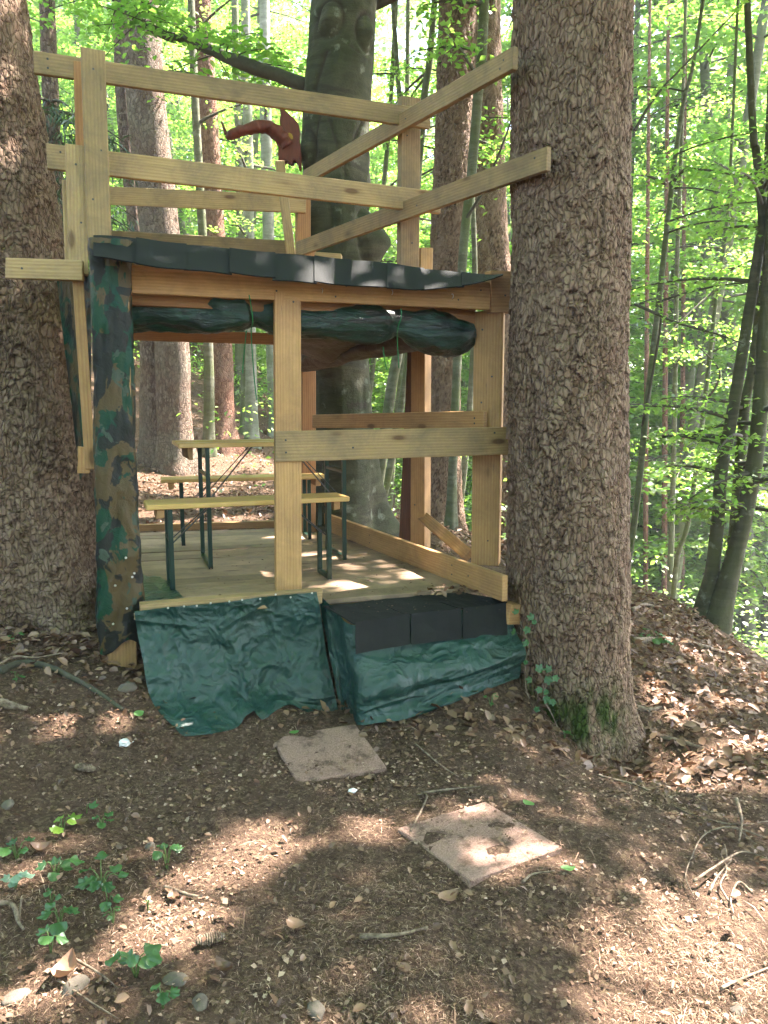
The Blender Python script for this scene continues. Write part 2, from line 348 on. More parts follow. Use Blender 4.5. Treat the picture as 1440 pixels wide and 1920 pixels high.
g = G('limestone'); c = g.coords(); a = g.noise(c, 25, 6, .65); g.bump(a, .6, .01); M_STONE = g.done(g.mix(a, (.06, .048, .037), (.17, .14, .11)), .9)
g = G('dead_wood'); c = g.coords(); a = g.noise(c, 40, 5, .65); g.bump(a, .6, .006); M_TWIG = g.done(g.mix(g.ramp(a, [(.35, (0, 0, 0)), (.65, (1, 1, 1))]), (.07, .045, .03), (.25, .19, .135)), .9)
g = G('dark_branch_bark'); c = g.coords(rand=False); a = g.noise(c, 30, 5, .65); g.bump(a, .6, .006); M_BRANCH = g.done(g.mix(a, (.03, .026, .018), (.09, .085, .055)), .85)
g = G('red_carved_wood'); c = g.coords(rand=False); m_ = g.n('Mapping', {'Vector': c}); m_.inputs['Scale'].default_value = (6, 6, 1.5); a = g.noise(m_.outputs[0], 9, 5, .6)
g.bump(a, .5, .006); M_RED = g.done(g.mix(a, (.04, .011, .006), (.17, .04, .018)), .6)
g = G('yellow_paint'); M_YEL = g.done((.3, .19, .02), .6)
g = G('white_scrap'); M_WHITE = g.done((.75, .73, .72), .7)
NAIL = bpy.data.meshes.new('screw_head')
_bm = bmesh.new(); bmesh.ops.create_cone(_bm, cap_ends=True, segments=8, radius1=.006, radius2=.005, depth=.003); _bm.to_mesh(NAIL); _bm.free()
NAIL.materials.append(M_GREYSTEEL)
NAILW = NAIL.copy(); NAILW.materials.clear(); NAILW.materials.append(M_ZINC)

# ------------------------------------------------------------------ ground
CP = np.array([(-.2, 3.5, 0), (.35, 2.7, 0), (-.5, 2.2, .03), (.5, 1.5, 0), (-1.4, 2.8, .16), (-1.25, 3.5, .28), (-.88, 3.3, .09), (-1.85, 4.2, .3), (-2.6, 3.4, .5),
    (-.1, 3.75, .02), (.67, 3.95, .12), (1.25, 3.72, -.34), (.8, 3.3, -.06), (1.15, 2.3, -.03), (1.7, 3.6, -.17), (2.0, 6, -.08), (2.9, 7, -.5), (2.75, 5.5, -.47), (3.4, 8, -.7), (1.6, 4.8, -.12),
    (5, 8, -2), (10, 12, -5.5), (6, 15, -4.2), (15, 25, -10), (3, 12, -2.2), (4.2, 5, -1.2), (-.36, 6.5, .45), (-.2, 8, .41), (.6, 6.5, .32), (.75, 8.8, .1), (1.3, 7, .12), (-3.35, 11.5, .62), (-5.1, 16, 2.2),
    (-1.8, 8, .46), (-1.9, 6.2, .48), (-3.8, 14, 1.3), (-2, 12, .6), (-8, 12, 2.8), (-14, 20, 6.5), (-9, 30, 6), (0, 20, -.3), (0, 35, -2), (5, 22, -4.5), (15, 15, -8), (-6, 5, 1.5), (-4, 2, .9), (-8, 0, 1.8),
    (0, 0, 0), (0, -4, 0), (6, 0, -1.6), (6, -6, -1.8), (-6, -8, 1.2), (0, 5, .3), (-1, 5, .4), (2.5, 1.5, -.4),
    (60, 0, -22), (-60, 0, 16), (0, 70, -6), (0, -60, 0), (45, 50, -24), (-45, 50, 15), (45, -45, -18), (-45, -45, 14)], float)
def _tps(d2): return .5 * d2 * np.log(d2 + 1e-9)
_n = len(CP); _d = ((CP[:, None, :2] - CP[None, :, :2]) ** 2).sum(-1)
_A = np.zeros((_n + 3, _n + 3)); _A[:_n, :_n] = _tps(_d) + np.eye(_n) * .02; _A[:_n, _n] = 1; _A[:_n, _n + 1:] = CP[:, :2]; _A[_n:, :_n] = _A[:_n, _n:].T
_w = np.linalg.solve(_A, np.r_[CP[:, 2], 0, 0, 0])
def H(x, y, detail=True):
    x = np.asarray(x, float); y = np.asarray(y, float); sh = x.shape; x = x.ravel(); y = y.ravel(); out = np.empty(len(x))
    for i in range(0, len(x), 20000):
        a, b = x[i:i + 20000], y[i:i + 20000]
        d = (a[:, None] - CP[None, :, 0]) ** 2 + (b[:, None] - CP[None, :, 1]) ** 2
        out[i:i + 20000] = _tps(d) @ _w[:_n] + _w[_n] + _w[_n + 1] * a + _w[_n + 2] * b
    out = np.where(out > 0, 20 * np.tanh(out / 20), 30 * np.tanh(out / 30))
    if detail: out = out + .05 * fbm(x * 1.7, y * 1.7, s=3) + .022 * fbm(x * 9, y * 9, s=5)
    return out.reshape(sh)
def h1(x, y): return float(H(np.array([x]), np.array([y]))[0])
def hit(px, py):                                       # ground point under a photo position
    d = ray(px, py); t = .8 * 1.012 ** np.arange(360)
    for k in range(2):
        z = CAM.z + d.z * t; b = z < H(CAM.x + d.x * t, CAM.y + d.y * t); i = int(np.argmax(b)) if b.any() else len(t) - 1
        t = np.linspace(t[max(0, i - 1)], t[i], 12)
    p = CAM + d * float(t[6]); return Vector((p.x, p.y, h1(p.x, p.y)))
def axis(lo, hi, flo, fhi, step):
    f = np.arange(flo, fhi, step); a = flo - np.cumsum(step * 1.09 ** np.arange(1, 80)); b = fhi + np.cumsum(step * 1.09 ** np.arange(0, 80))
    return np.r_[a[a > lo][::-1], f, b[b < hi]]
gx = axis(-150, 150, -2.6, 3.4, .034); gy = axis(-100, 190, .9, 7.4, .034)
X, Y = np.meshgrid(gx, gy, indexing='ij')
ground = link('ground', np_mesh('ground', np.stack([X, Y, H(X, Y)], -1).reshape(-1, 3), grid_faces(len(gx), len(gy))), M_GROUND)
tag(ground, 'brown forest floor of soil and needles sloping down to the right', kind='structure')

# ------------------------------------------------------------------ sun flecks: openings in the leaf roof above
def fleck(px, py, rx, ry, z=None):
    if z is None:
        c = hit(px, py)
    else: c = atz(px, py, z)
    k = (c - CAM).y / F
    f = atz(px, py - ry, c.z); n_ = atz(px, py + ry, c.z)
    return (c.x, c.y, c.z, max(.05, rx * k), max(.06, (f.y - n_.y) / 2))
FLECKS = [fleck(*a) for a in [
    (330, 1715, 105, 75), (420, 1640, 90, 45), (480, 1575, 85, 40), (300, 1790, 60, 30), (70, 1870, 130, 60), (20, 1530, 60, 30), (60, 1625, 45, 40), (150, 1345, 42, 10), (70, 1325, 22, 8), (235, 1395, 14, 10),
    (690, 1560, 60, 28), (870, 1522, 70, 14), (940, 1602, 60, 14), (1180, 1850, 90, 85), (1260, 1740, 70, 60), (1390, 1700, 75, 70), (1420, 1850, 60, 70), (1330, 1890, 60, 40), (990, 1490, 30, 8),
    (1320, 1420, 60, 16), (1400, 1400, 60, 24), (1270, 1335, 45, 14), (1350, 1320, 40, 8), (1240, 1470, 50, 12), (1320, 1480, 60, 12), (1300, 1230, 30, 9), (1370, 1235, 36, 9), (1425, 1275, 25, 9), (1210, 1300, 20, 10), (1420, 1470, 40, 10),
    (650, 1098, 42, 7, .55), (590, 1040, 30, 5, .55), (560, 1010, 30, 5, .55), (480, 1075, 10, 3, .55), (600, 930, 32, 4, 1.03), (770, 1075, 30, 5, .55), (440, 1030, 14, 3, .55),
    (640, 505, 40, 24, 2.2), (705, 512, 30, 24, 2.2), (800, 525, 60, 26, 2.22), (205, 465, 34, 30, 2.2), (280, 960, 40, 10), (330, 985, 40, 8), (450, 972, 50, 8), (400, 950, 30, 6), (275, 760, 20, 10), (275, 700, 20, 10), (350, 780, 20, 10)]]
FL = np.array(FLECKS)
def cull(P):                                           # True where a leaf would block one of the openings
    out = np.zeros(len(P), bool); s = np.array(SUN)
    for cx, cy_, cz, rx, ry in FL:
        q = P[:, :2] - s[None, :2] * ((P[:, 2] - cz) / s[2])[:, None]
        wob = 1 + .4 * vn(q[:, 0] * 6, q[:, 1] * 6, s=9)
        out |= (((q[:, 0] - cx) / (rx + .055)) ** 2 + ((q[:, 1] - cy_) / (ry + .055)) ** 2 < wob) & (P[:, 2] > cz + .5)
    return out
def leaf_mesh(name, P, size, flat=.6, aspect=.62, seed=0, six=False, droop=0.0, dirs=None):
    """one folded leaf at every point of P"""
    r = np.random.default_rng(seed); n = len(P); size = np.broadcast_to(size, (n,)) * r.uniform(.7, 1.25, n)
    a = r.uniform(0, 2 * np.pi, n); el = r.normal(0, flat, n) - droop
    d = np.stack([np.cos(a) * np.cos(el), np.sin(a) * np.cos(el), np.sin(el)], 1) if dirs is None else dirs + r.normal(0, .25, (n, 3))
    d /= np.linalg.norm(d, axis=1, keepdims=True)
    up = np.stack([r.normal(0, flat * .9, n), r.normal(0, flat * .9, n), np.ones(n)], 1)
    s = np.cross(d, up); s /= np.linalg.norm(s, axis=1, keepdims=True) + 1e-9; nn = np.cross(s, d)
    L = size[:, None]; Wd = L * aspect * .5
    v0 = P; v2 = P + d * L - nn * L * .12; lift = nn * L * r.uniform(.02, .14, n)[:, None]
    if not six:
        v1 = P + d * L * .48 + s * Wd + lift; v3 = P + d * L * .48 - s * Wd + lift
        V = np.stack([v0, v1, v2, v3], 1).reshape(-1, 3); Fq = np.arange(4 * n).reshape(-1, 4); k = 4
    else:
        m1 = P + d * L * .3; m2 = P + d * L * .68
        V = np.stack([v0, m1 + s * Wd * .92 + lift, m2 + s * Wd * .85 + lift, v2, m2 - s * Wd * .85 + lift, m1 - s * Wd * .92 + lift], 1).reshape(-1, 3)
        b = np.arange(n)[:, None] * 6; Fq = np.concatenate([b + [0, 1, 2, 3], b + [0, 3, 4, 5]]); k = 6
    return np_mesh(name, V, Fq, {'rnd': np.repeat(r.uniform(0, 1, n), k)})
def spray_points(path, n, spread, thick, r):           # leaf positions in a flat spray along a twig
    P = np.asarray(path); t = r.uniform(.12, 1, n) ** .8 * (len(P) - 1.001); i = t.astype(int); f = (t - i)[:, None]
    q = P[i] * (1 - f) + P[i + 1] * f; T = P[-1] - P[0]; T = T / np.linalg.norm(T); side = np.cross(T, [0, 0, 1]); side /= np.linalg.norm(side) + 1e-9
    wd = spread * (1.05 - (t / len(P)) * .6)
    return q + side * (r.uniform(-1, 1, n) * wd)[:, None] + np.array([0, 0, 1.]) * (r.normal(0, thick, n) - np.abs(r.normal(0, thick * .6, n)))[:, None]

# ------------------------------------------------------------------ trunks
def cells(u, v, nu, seed):                             # jittered cells, periodic in u: nearest and second distances, id
    ui, vi = np.floor(u).astype(np.int64), np.floor(v).astype(np.int64); d1 = np.full(u.shape, 9.); d2 = d1.copy(); idv = np.zeros(u.shape); oy = idv.copy()
    for a in (-1, 0, 1):
        for b in (-1, 0, 1):
            cu, cv = ui + a, vi + b; cw = np.mod(cu, nu); z = np.zeros_like(cw)
            x = cu + .1 + .8 * _h(cw, cv, z, seed); y = cv + .1 + .8 * _h(cw, cv, z + 1, seed); d = np.hypot(u - x, v - y)
            new = d < d1; oy = np.where(new, v - y, oy); d2 = np.where(new, d1, np.minimum(d2, d)); idv = np.where(new, _h(cw, cv, z + 2, seed), idv); d1 = np.where(new, d, d1)
    return d1, d2, idv, oy
def bark_trunk(path, ns, nr, seed, cell=(.046, .064), depth=.0105, flare=(0, 0, 0), moss=None, lobes=5):
    P = spline(path, nr); th = np.linspace(0, 2 * np.pi, ns, endpoint=False)
    T, Zi = np.meshgrid(th, np.arange(nr), indexing='ij'); z = P[Zi, 2]; r0 = P[Zi, 3]
    circ = 2 * np.pi * P[:, 3].mean(); nu = int(circ / cell[0])
    u = T / (2 * np.pi) * nu; v = z / cell[1]
    cx, sy = np.cos(T), np.sin(T)
    u = u + 1.7 * fbm(cx * 5, sy * 5, z * 7, seed + 20, 4); v = v + 1.9 * fbm(cx * 5, sy * 5, z * 9, seed + 30, 3)
    d1, d2, idv, oy = cells(u, v, nu, seed); e = np.clip((d2 - d1) / .24, 0, 1)
    f1, f2, fid, foy = cells(u * 2 + .8 * fbm(cx * 11, sy * 11, z * 14, seed + 70, 3), v * 1.7 + fbm(cx * 11, sy * 11, z * 14, seed + 80, 3), nu * 2, seed + 9); fe_ = np.clip((f2 - f1) / .3, 0, 1)
    big_ = fbm(cx * 2.2, sy * 2.2, z * 1.6, seed + 90, 3); crack = np.clip((1 - e) * (.75 + .9 * big_) + .35 * (1 - fe_) ** 2, 0, 1)
    base = z - flare[2]; fl = flare[0] * np.exp(-np.clip(base, 0, 9) / flare[1]) if flare[0] else 0
    r = r0 + depth * (.5 * e ** .6 + .9 * (idv - .5) - .6 * oy * (.3 + idv) + .35 * fe_ ** .7 + .5 * (fid - .5)) + .02 * fbm(cx * 1.7, sy * 1.7, z * .8, seed + 40, 3)
    r = r + .004 * fbm(cx * 18, sy * 18, z * 16, seed + 50, 3)
    if flare[0]: r = r + fl * (1 + .75 * np.sin(lobes * T + seed) + .35 * np.sin((lobes + 2) * T + 1.3)) 
    V = np.stack([P[Zi, 0] + r * cx, P[Zi, 1] + r * sy, z], -1).reshape(-1, 3)
    at_ = {'crack': (crack ** 1.5 * .9).ravel(), 'plate': np.clip(.6 * idv + .4 * fid - .35 * oy, 0, 1).ravel()}
    if moss is not None: at_['moss'] = np.clip(moss(T, z) * (.6 + 1.6 * fbm(cx * 9, sy * 9, z * 9, seed + 60, 3)), 0, 1).ravel()
    return np_mesh('trunk', V, grid_faces(ns, nr, True), at_)
# right spruce
cR = (1.0, 4.12); zb = -.5
t = thing('spruce_tree', (cR[0], cR[1], zb + .3), 'thick scaly spruce trunk close on the right with moss and ivy at its foot', 'tree')
def mossR(T, z): return np.clip(1 - np.abs(z + .05) / .25, 0, 1) * np.clip(np.cos(T - R(-105)) * 1.6 - .2, 0, 1) * 1.1
link('trunk', bark_trunk([(1.06, 4.12, -.55, .335), (1.03, 4.12, .0, .318), (1.0, 4.12, .75, .312), (.97, 4.12, 1.6, .298), (.955, 4.12, 2.35, .29), (.93, 4.12, 3.6, .284), (.93, 4.12, 9, .23)], 240, 860, 3, flare=(.07, .16, -.3), moss=mossR), M_SPRUCE, t)
SPRUCE_R = t
# left spruce
t = thing('spruce_tree', (-2.3, 4.6, .15), 'big dark spruce trunk cut by the left edge, boards nailed to it', 'tree')
link('trunk', bark_trunk([(-2.15, 4.6, -.1, .47), (-2.18, 4.6, .8, .43), (-2.28, 4.6, 2.3, .41), (-2.43, 4.6, 4.0, .4), (-2.7, 4.6, 9, .3)], 200, 680, 11, flare=(.16, .3, .15), moss=lambda T, z: 0 * z), M_SPRUCE, t)
SPRUCE_L = t
# central beech: lumpy, with branch scars
def beech_trunk():
    pts = [(630, 1040, .36), (640, 960, .30), (648, 880, .255), (645, 780, .235), (640, 660, .232), (636, 560, .24), (640, 470, .285), (634, 400, .262), (630, 280, .262), (632, 180, .268), (640, 90, .262), (645, 0, .25), (648, -120, .24), (660, -700, .2)]
    P0 = [(*at(a, b, 6.45), r) for a, b, r in pts]; nr, ns = 420, 110; P = spline(P0, nr); th = np.linspace(0, 2 * np.pi, ns, endpoint=False)
    T, Zi = np.meshgrid(th, np.arange(nr), indexing='ij'); z = P[Zi, 2]; r = P[Zi, 3].copy(); cx, sy = np.cos(T), np.sin(T); scar = np.zeros_like(z)
    r = r + .03 * fbm(cx * 1.5, sy * 1.5, z * 1.2, 71, 3) + .006 * fbm(cx * 5, sy * 5, z * 9, 73, 3)
    r = r + .008 * np.sin(z * 38 + 2 * fbm(cx * 2, sy * 2, z * 2, 75, 2)) * np.clip(vn(cx * 1.3, sy * 1.3, z * 1.6, 77), 0, 1)
    def knot(px, py, ang, rad, amp, ring=True):
        nonlocal r, scar
        zc = at(px, py, 6.2).z; dt = (np.mod(T - R(ang) + np.pi, 2 * np.pi) - np.pi) * .26; d = np.hypot(dt, (z - zc) * .8) / rad
        r = r + amp * np.exp(-d * d * 1.6)
        if ring: scar = np.maximum(scar, np.exp(-((d - 1.25) / .16) ** 2) * .9 * (dt * 0 + np.clip((z - zc) / rad + 1.1, 0.15, 1)))
        r = r - amp * .35 * np.exp(-((d - 1.25) / .2) ** 2)
    knot(625, 35, -108, .085, .05); knot(682, 50, -38, .085, .055); knot(590, 275, -150, .1, .05); knot(715, 440, -10, .16, .12, False); knot(600, 410, -140, .15, .04, False)
    for (a0, z0, a1, z1) in ((-108, 95, -132, 210), (-108, 190, -140, 330), (-100, 215, -70, 330), (-55, 260, -25, 200), (-70, 85, -52, 95)):
        zz0, zz1 = at(640, z0, 6.2).z, at(640, z1, 6.2).z; f = np.clip((z - zz0) / (zz1 - zz0), 0, 1); aa = R(a0) + (R(a1) - R(a0)) * f
        dt = np.abs(np.mod(T - aa + np.pi, 2 * np.pi) - np.pi) * .26; on = ((z - zz0) * (z - zz1) < 0)
        scar = np.maximum(scar, np.exp(-(dt / .012) ** 2) * on * .8); r = r - .012 * np.exp(-(dt / .014) ** 2) * on
    zc = at(680, 760, 6.2).z                                # letters cut into the bark
    for k in range(9):
        a0 = R(-76 + k * 5.4); dt = (np.mod(T - a0 + np.pi, 2 * np.pi) - np.pi) * .25
        pat = np.minimum(np.abs(dt - (.3 if k % 2 else -.35) * (z - zc)), np.abs(np.hypot(dt * 1.6, z - zc) - .018))
        scar = np.maximum(scar, np.exp(-(pat / .0055) ** 2) * (np.abs(z - zc) < .028) * (np.abs(dt) < .016) * .95)
    b = z - .45; r = r + .16 * np.exp(-np.clip(b, 0, 9) / .28) * (1 + .8 * np.sin(4 * T + .6))
    V = np.stack([P[Zi, 0] + r * cx, P[Zi, 1] + r * sy, z], -1).reshape(-1, 3)
    return np_mesh('trunk', V, grid_faces(ns, nr, True), {'scar': scar.ravel()})
pb = at(640, 985, 6.45)
BEECH = thing('beech_tree', (pb.x, pb.y, .35), 'smooth grey green beech with knots and carved marks growing through the hut', 'tree')
link('trunk', beech_trunk(), M_BEECH, BEECH)
# its low branch to the upper left and the crown that roofs the clearing
br = spline([at(575, 160, 6.4), at(500, 135, 6.5), at(430, 110, 6.7), at(370, 83, 6.9), at(300, 62, 7.1), at(255, 35, 7.2), at(210, -8, 7.3), at(150, -60, 7.4)], 40)
link('branch', np_mesh('branch', *tube_np(br, np.linspace(.055, .022, 40), 10, jitter=.25, seed=4)), M_BRANCH, BEECH)
def near_sprays(name, paths, parent, per, leaf=.055, seed=1, mtl=None, spread=.35):
    r = np.random.default_rng(seed); pts = []; tw = []
    for p in paths:
        p = np.array(p); L = np.linalg.norm(p[-1] - p[0])
        tw.append(tube_np(p, np.linspace(.007, .002, len(p)), 5))
        pts.append(spray_points(p, int(per * max(L, .4)), spread, .035, r))
    P = np.vstack(pts); P = P[~cull(P)]
    link(name, leaf_mesh(name, P, leaf, .35, .66, seed, True), mtl or M_LEAF, parent)
    return tw
r = np.random.default_rng(5); paths = []
for k in range(26):
    i = r.integers(6, 39); p0 = br[i]; a = r.uniform(0, 2 * np.pi); L = r.uniform(.5, 1.1)
    d = np.array([math.cos(a), math.sin(a) * .8, r.uniform(-.25, .2)]) * L; q = np.linspace(0, 1, 7)[:, None]; paths.append(p0 + d * q + np.array([0, 0, -.12]) * q * q)
tw = near_sprays('foliage', paths, BEECH, 90, .062, 5)
link('twigs', np_mesh('twigs', *merge(tw)), M_BRANCH, BEECH)['kind'] = 'stuff'
def canopy():                                          # leaf roof, 7 to 12 m up, spread towards the sun
    r = np.random.default_rng(21); P = []
    for k in range(2100):
        c = np.array([r.uniform(-7, 7), r.uniform(-5, 8), 0.]); z = r.uniform(6.2, 12.5)
        c[:2] += np.array(SUN)[:2] / SUN.z * z; c[2] = z
        n = 52; q = c + np.c_[r.normal(0, .42, (n, 2)), r.normal(0, .1, n)]; P.append(q)
    P = np.vstack(P); el = (P[:, 2] - 1.55) / np.maximum(P[:, 1], .3)
    keep = ~((el < .56) & (P[:, 1] > 0) & (np.abs(P[:, 0]) < .62 * P[:, 1])) & ~cull(P)
    return P[keep]
CP_ = canopy()
link('crown', leaf_mesh('crown', CP_, .145, .45, .7, 22), M_LEAF, BEECH)
top = at(655, -500, 6.5); limbs = []
for k in range(14):
    a = k * 2.4; e = Vector((top.x + math.cos(a) * 5 + 4.2, top.y + math.sin(a) * 5 + 2.6, 8 + (k % 5))); s_ = Vector((top.x, top.y, 4.6 + k * .25))
    limbs.append(tube_np(spline([s_, s_.lerp(e, .5) + Vector((0, 0, .8)), e], 14), np.linspace(.07, .015, 14), 6))
link('limbs', np_mesh('limbs', *merge(limbs)), M_BRANCH, BEECH)['kind'] = 'stuff'

# ------------------------------------------------------------------ trees of the wood
def stem_mesh(pts, nr=60, ns=22, seed=0, flare=.5, rough=.03):
    P = spline(pts, nr); th = np.linspace(0, 2 * np.pi, ns, endpoint=False); T, Zi = np.meshgrid(th, np.arange(nr), indexing='ij')
    z = P[Zi, 2]; r0 = P[Zi, 3]; cx, sy = np.cos(T), np.sin(T)
    r = r0 * (1 + rough * 4 * fbm(cx * 1.4, sy * 1.4, z * .9, seed, 3) + rough * vn(cx * 6, sy * 6, z * 7, seed + 5))
    r = r + r0 * flare * np.exp(-np.clip(z - P[0, 2] - .15, 0, 9) / .22) * (1 + .6 * np.sin(4 * T + seed))
    return np_mesh('trunk', np.stack([P[Zi, 0] + r * cx, P[Zi, 1] + r * sy, z], -1).reshape(-1, 3), grid_faces(ns, nr, True))
def grounded(pts, Y):                                  # photo points (x, y, width px) at distance Y, from the ground up and on beyond the frame
    out = []
    for p in pts:
        yy = Y if len(p) < 4 else p[3]; q = at(p[0], p[1], yy); out.append((q.x, q.y, q.z, p[2] / 2 * yy / F / ray(p[0], p[1]).y))
    b = out[0]; zg = h1(b[0], b[1])
    if b[2] > zg + .02: out.insert(0, (b[0] + (b[0] - out[1][0]) * .2, b[1], zg - .1, b[3] * 1.08))
    else: out[0] = (b[0], b[1], zg - .12, b[3] * 1.05)
    e, d = out[-1], out[-2]; k = 5.0 / max(.3, e[2] - d[2]); out.append((e[0] + (e[0] - d[0]) * k * .6, e[1] + .2, e[2] + 5, e[3] * .6))
    return out
def side_branches(stem, n, r, lo, hi, length, leafn, spread=.4):
    P = spline(stem, 60); tw, pts = [], []
    for k in range(n):
        i = int(r.uniform(lo, hi) * 59); p0 = P[i, :3]; a = r.uniform(0, 2 * np.pi); L = r.uniform(.5, 1) * length
        d = np.array([math.cos(a), math.sin(a), r.uniform(.0, .5)]) * L; q = np.linspace(0, 1, 8)[:, None]
        path = p0 + d * q + np.array([0, 0, -.25 * L]) * q * q; tw.append(tube_np(path, np.linspace(min(.03, P[i, 3] * .45), .004, 8), 5)); pts.append(spray_points(path, leafn, spread, .05, r))
    return tw, (np.vstack(pts) if pts else np.zeros((0, 3)))
def wood_tree(name, label, pts, Y, m, seed, nb=10, lo=.35, hi=.98, length=1.6, leafn=110, leaf=.07, leafm=None, group=None, flare=.4, crown=True, drop=0, extra=()):
    r = np.random.default_rng(seed); st = grounded(pts, Y); t = thing(name, st[0][:2] + (st[0][2] + .1,), label, 'tree', group)
    link('trunk', stem_mesh(st, 70, 24, seed, flare), m, t)
    tw, P = side_branches(st, nb, r, lo, hi, length, leafn)
    for path in extra: tw.append(tube_np(spline(path, 20), np.linspace(.018, .006, 20), 6)); P = np.vstack([P, spray_points(spline(path, 20), 40, .3, .04, r)])
    for q in tw: link('branch', np_mesh('branch', *q), M_BRANCH, t)
    if crown and len(P):
        P = P[~cull(P)]; link('crown', leaf_mesh('crown', P, leaf, .4, .66, seed), leafm or M_LEAF, t)
    return t
def needle_tree_crown(st, seed, n, lo, hi, length, parent, leafm=None):
    r = np.random.default_rng(seed); P = spline(st, 60); pts, tw, dirs = [], [], []
    for k in range(n):
        i = int(r.uniform(lo, hi) * 59); a = r.uniform(0, 2 * np.pi); L = r.uniform(.6, 1) * length; q = np.linspace(0, 1, 7)[:, None]
        path = P[i, :3] + np.array([math.cos(a), math.sin(a), -.15]) * L * q + np.array([0, 0, -.3 * L]) * q * q; tw.append(tube_np(path, np.linspace(.02, .004, 7), 4))
        s_ = spray_points(path, 150, .22, .03, r); s_[:, 2] -= np.abs(r.normal(0, .16, len(s_))); pts.append(s_)
    P = np.vstack(pts); P = P[~cull(P)]; [link('branch', np_mesh('branch', *q), M_BRANCH, parent) for q in tw]; link('crown', leaf_mesh('crown', P, .13, .5, .16, seed, droop=.7), leafm or M_NEEDLE, parent)

st1 = grounded([(296, 880, 62), (288, 760, 50), (284, 640, 44), (252, 400, 30), (232, 200, 27), (224, 0, 25)], 11.6)
st2 = grounded([(332, 885, 66), (326, 760, 62), (322, 640, 64), (296, 400, 72), (275, 200, 72), (262, 0, 70)], 11.3)
t = thing('twin_spruce', st1[0][:2] + (.55,), 'twin stemmed brown spruce rising behind the table, left of the yellow post', 'tree')
link('trunk', stem_mesh(st1, 110, 30, 31, .3), M_SPRUCE2, t); link('trunk', stem_mesh(st2, 110, 36, 32, .3), M_SPRUCE2, t)
stb = grounded([(112, 700, 34), (105, 400, 32), (96, 200, 30), (88, 0, 28)], 9.0)
t = thing('spruce_tree', stb[0][:2] + (stb[0][2],), 'spruce with dark hanging needles just right of the big left trunk', 'tree')
link('trunk', stem_mesh(stb, 70, 24, 41, .3), M_SPRUCE2, t); needle_tree_crown(stb, 42, 30, .3, .62, 1.0, t)
wood_tree('spruce_tree', 'straight reddish trunk right of the twin spruce, above the table end', [(415, 890, 52), (412, 640, 44), (402, 430, 40), (388, 200, 38), (378, 0, 34)], 13, M_PINE, 51, 4, crown=False)
wood_tree('beech_tree', 'thin tan stem touching the reddish trunk above the table', [(391, 880, 20), (392, 760, 20), (390, 640, 18), (372, 300, 15), (362, 100, 14)], 12.4, M_BEECH2, 52, 6, .5)
wood_tree('beech_tree', 'pale grey beech stem left of the yellow middle post', [(474, 890, 22), (470, 640, 20), (466, 300, 18), (460, 0, 16)], 14, M_BEECHG, 53, 8, .4)
wood_tree('beech_tree', 'tan stem close beside the pale grey beech', [(461, 880, 18), (460, 640, 17), (448, 300, 14), (440, 0, 13)], 15, M_BEECH2, 54, 8, .4)
wood_tree('beech_tree', 'grey stem crossing behind the red carved creature', [(520, 900, 24), (508, 600, 22), (500, 300, 22), (497, 100, 20)], 16, M_BEECHG, 55, 8, .4)
wood_tree('beech_tree', 'dark slim stem left of the red carved creature', [(452, 900, 15), (448, 500, 14), (455, 200, 12), (458, 0, 10)], 17.5, M_BEECH2, 56, 8, .4)
h_st = grounded([(832, 1040, 66), (832, 800, 58), (835, 600, 60), (839, 490, 64), (850, 250, 66), (858, 0, 66)], 8.9)
t = thing('spruce_tree', h_st[0][:2] + (h_st[0][2],), 'rough grey brown spruce right of the wooden railing corner post', 'tree')
link('trunk', bark_trunk(h_st, 110, 420, 61, (.05, .075), .012, flare=(.08, .2, h_st[0][2] + .12), moss=lambda T, z: 0 * z), M_SPRUCE, t)
i_st = grounded([(955, 1030, 66), (950, 800, 60), (940, 600, 60), (922, 450, 60), (914, 250, 58), (908, 0, 56)], 11.2)
t = thing('spruce_tree', i_st[0][:2] + (i_st[0][2],), 'grey spruce half hidden by the thick right trunk', 'tree')
link('trunk', bark_trunk(i_st, 90, 340, 63, (.055, .085), .012, flare=(.08, .2, i_st[0][2] + .12), moss=lambda T, z: 0 * z), M_SPRUCE, t)
wood_tree('beech_tree', 'slim mossy beech leaning between the two rear spruces', [(845, 1000, 17.3), (852, 800, 15.8), (868, 480, 17.3), (882, 350, 18.7), (896, 180, 18.7), (908, 0, 18.7)], 8.2, M_BEECH2, 64, 9, .55, length=1.3, extra=[[at(868, 420, 8.2), at(910, 350, 8), at(950, 250, 7.8), at(985, 150, 7.7)]])
wood_tree('beech_tree', 'leaning grey beech stem seen under the rolled tarpaulin, right of the carved beech', [(693, 968, 22.4), (715, 860, 21.1), (735, 720, 19.8), (752, 620, 18.5), (778, 380, 15.8), (796, 180, 13.2), (815, 0, 11.9)], 9.5, M_BEECH2, 65, 9, .5, length=1.5)
wood_tree('beech_tree', 'thin curved stem left of the leaning grey beech', [(680, 960, 11.9), (674, 880, 11.2), (690, 760, 10.5), (702, 650, 9.8), (715, 400, 9.1), (735, 150, 8.4)], 10.5, M_BEECH2, 66, 8, .45)
wood_tree('beech_tree', 'slim stem slanting beside the leaning grey beech on its right', [(706, 970, 14.0), (735, 860, 14.0), (752, 760, 13.3), (765, 650, 11.2), (772, 400, 9.8), (745, 130, 9.1)], 10.0, M_BEECH2, 67, 8, .45)
wood_tree('beech_tree', 'thin dark stem just left of the slim square roof post', [(728, 960, 13), (742, 800, 12), (756, 650, 12), (762, 300, 10)], 12, M_BEECH2, 68, 8, .4)
wood_tree('beech_tree', 'slim stem slanting in the gap left of the wide door post', [(855, 1000, 13.5), (872, 860, 12.8), (885, 700, 11.2), (890, 500, 10.5), (880, 200, 9.0)], 9.6, M_BEECH2, 69, 6, .55)
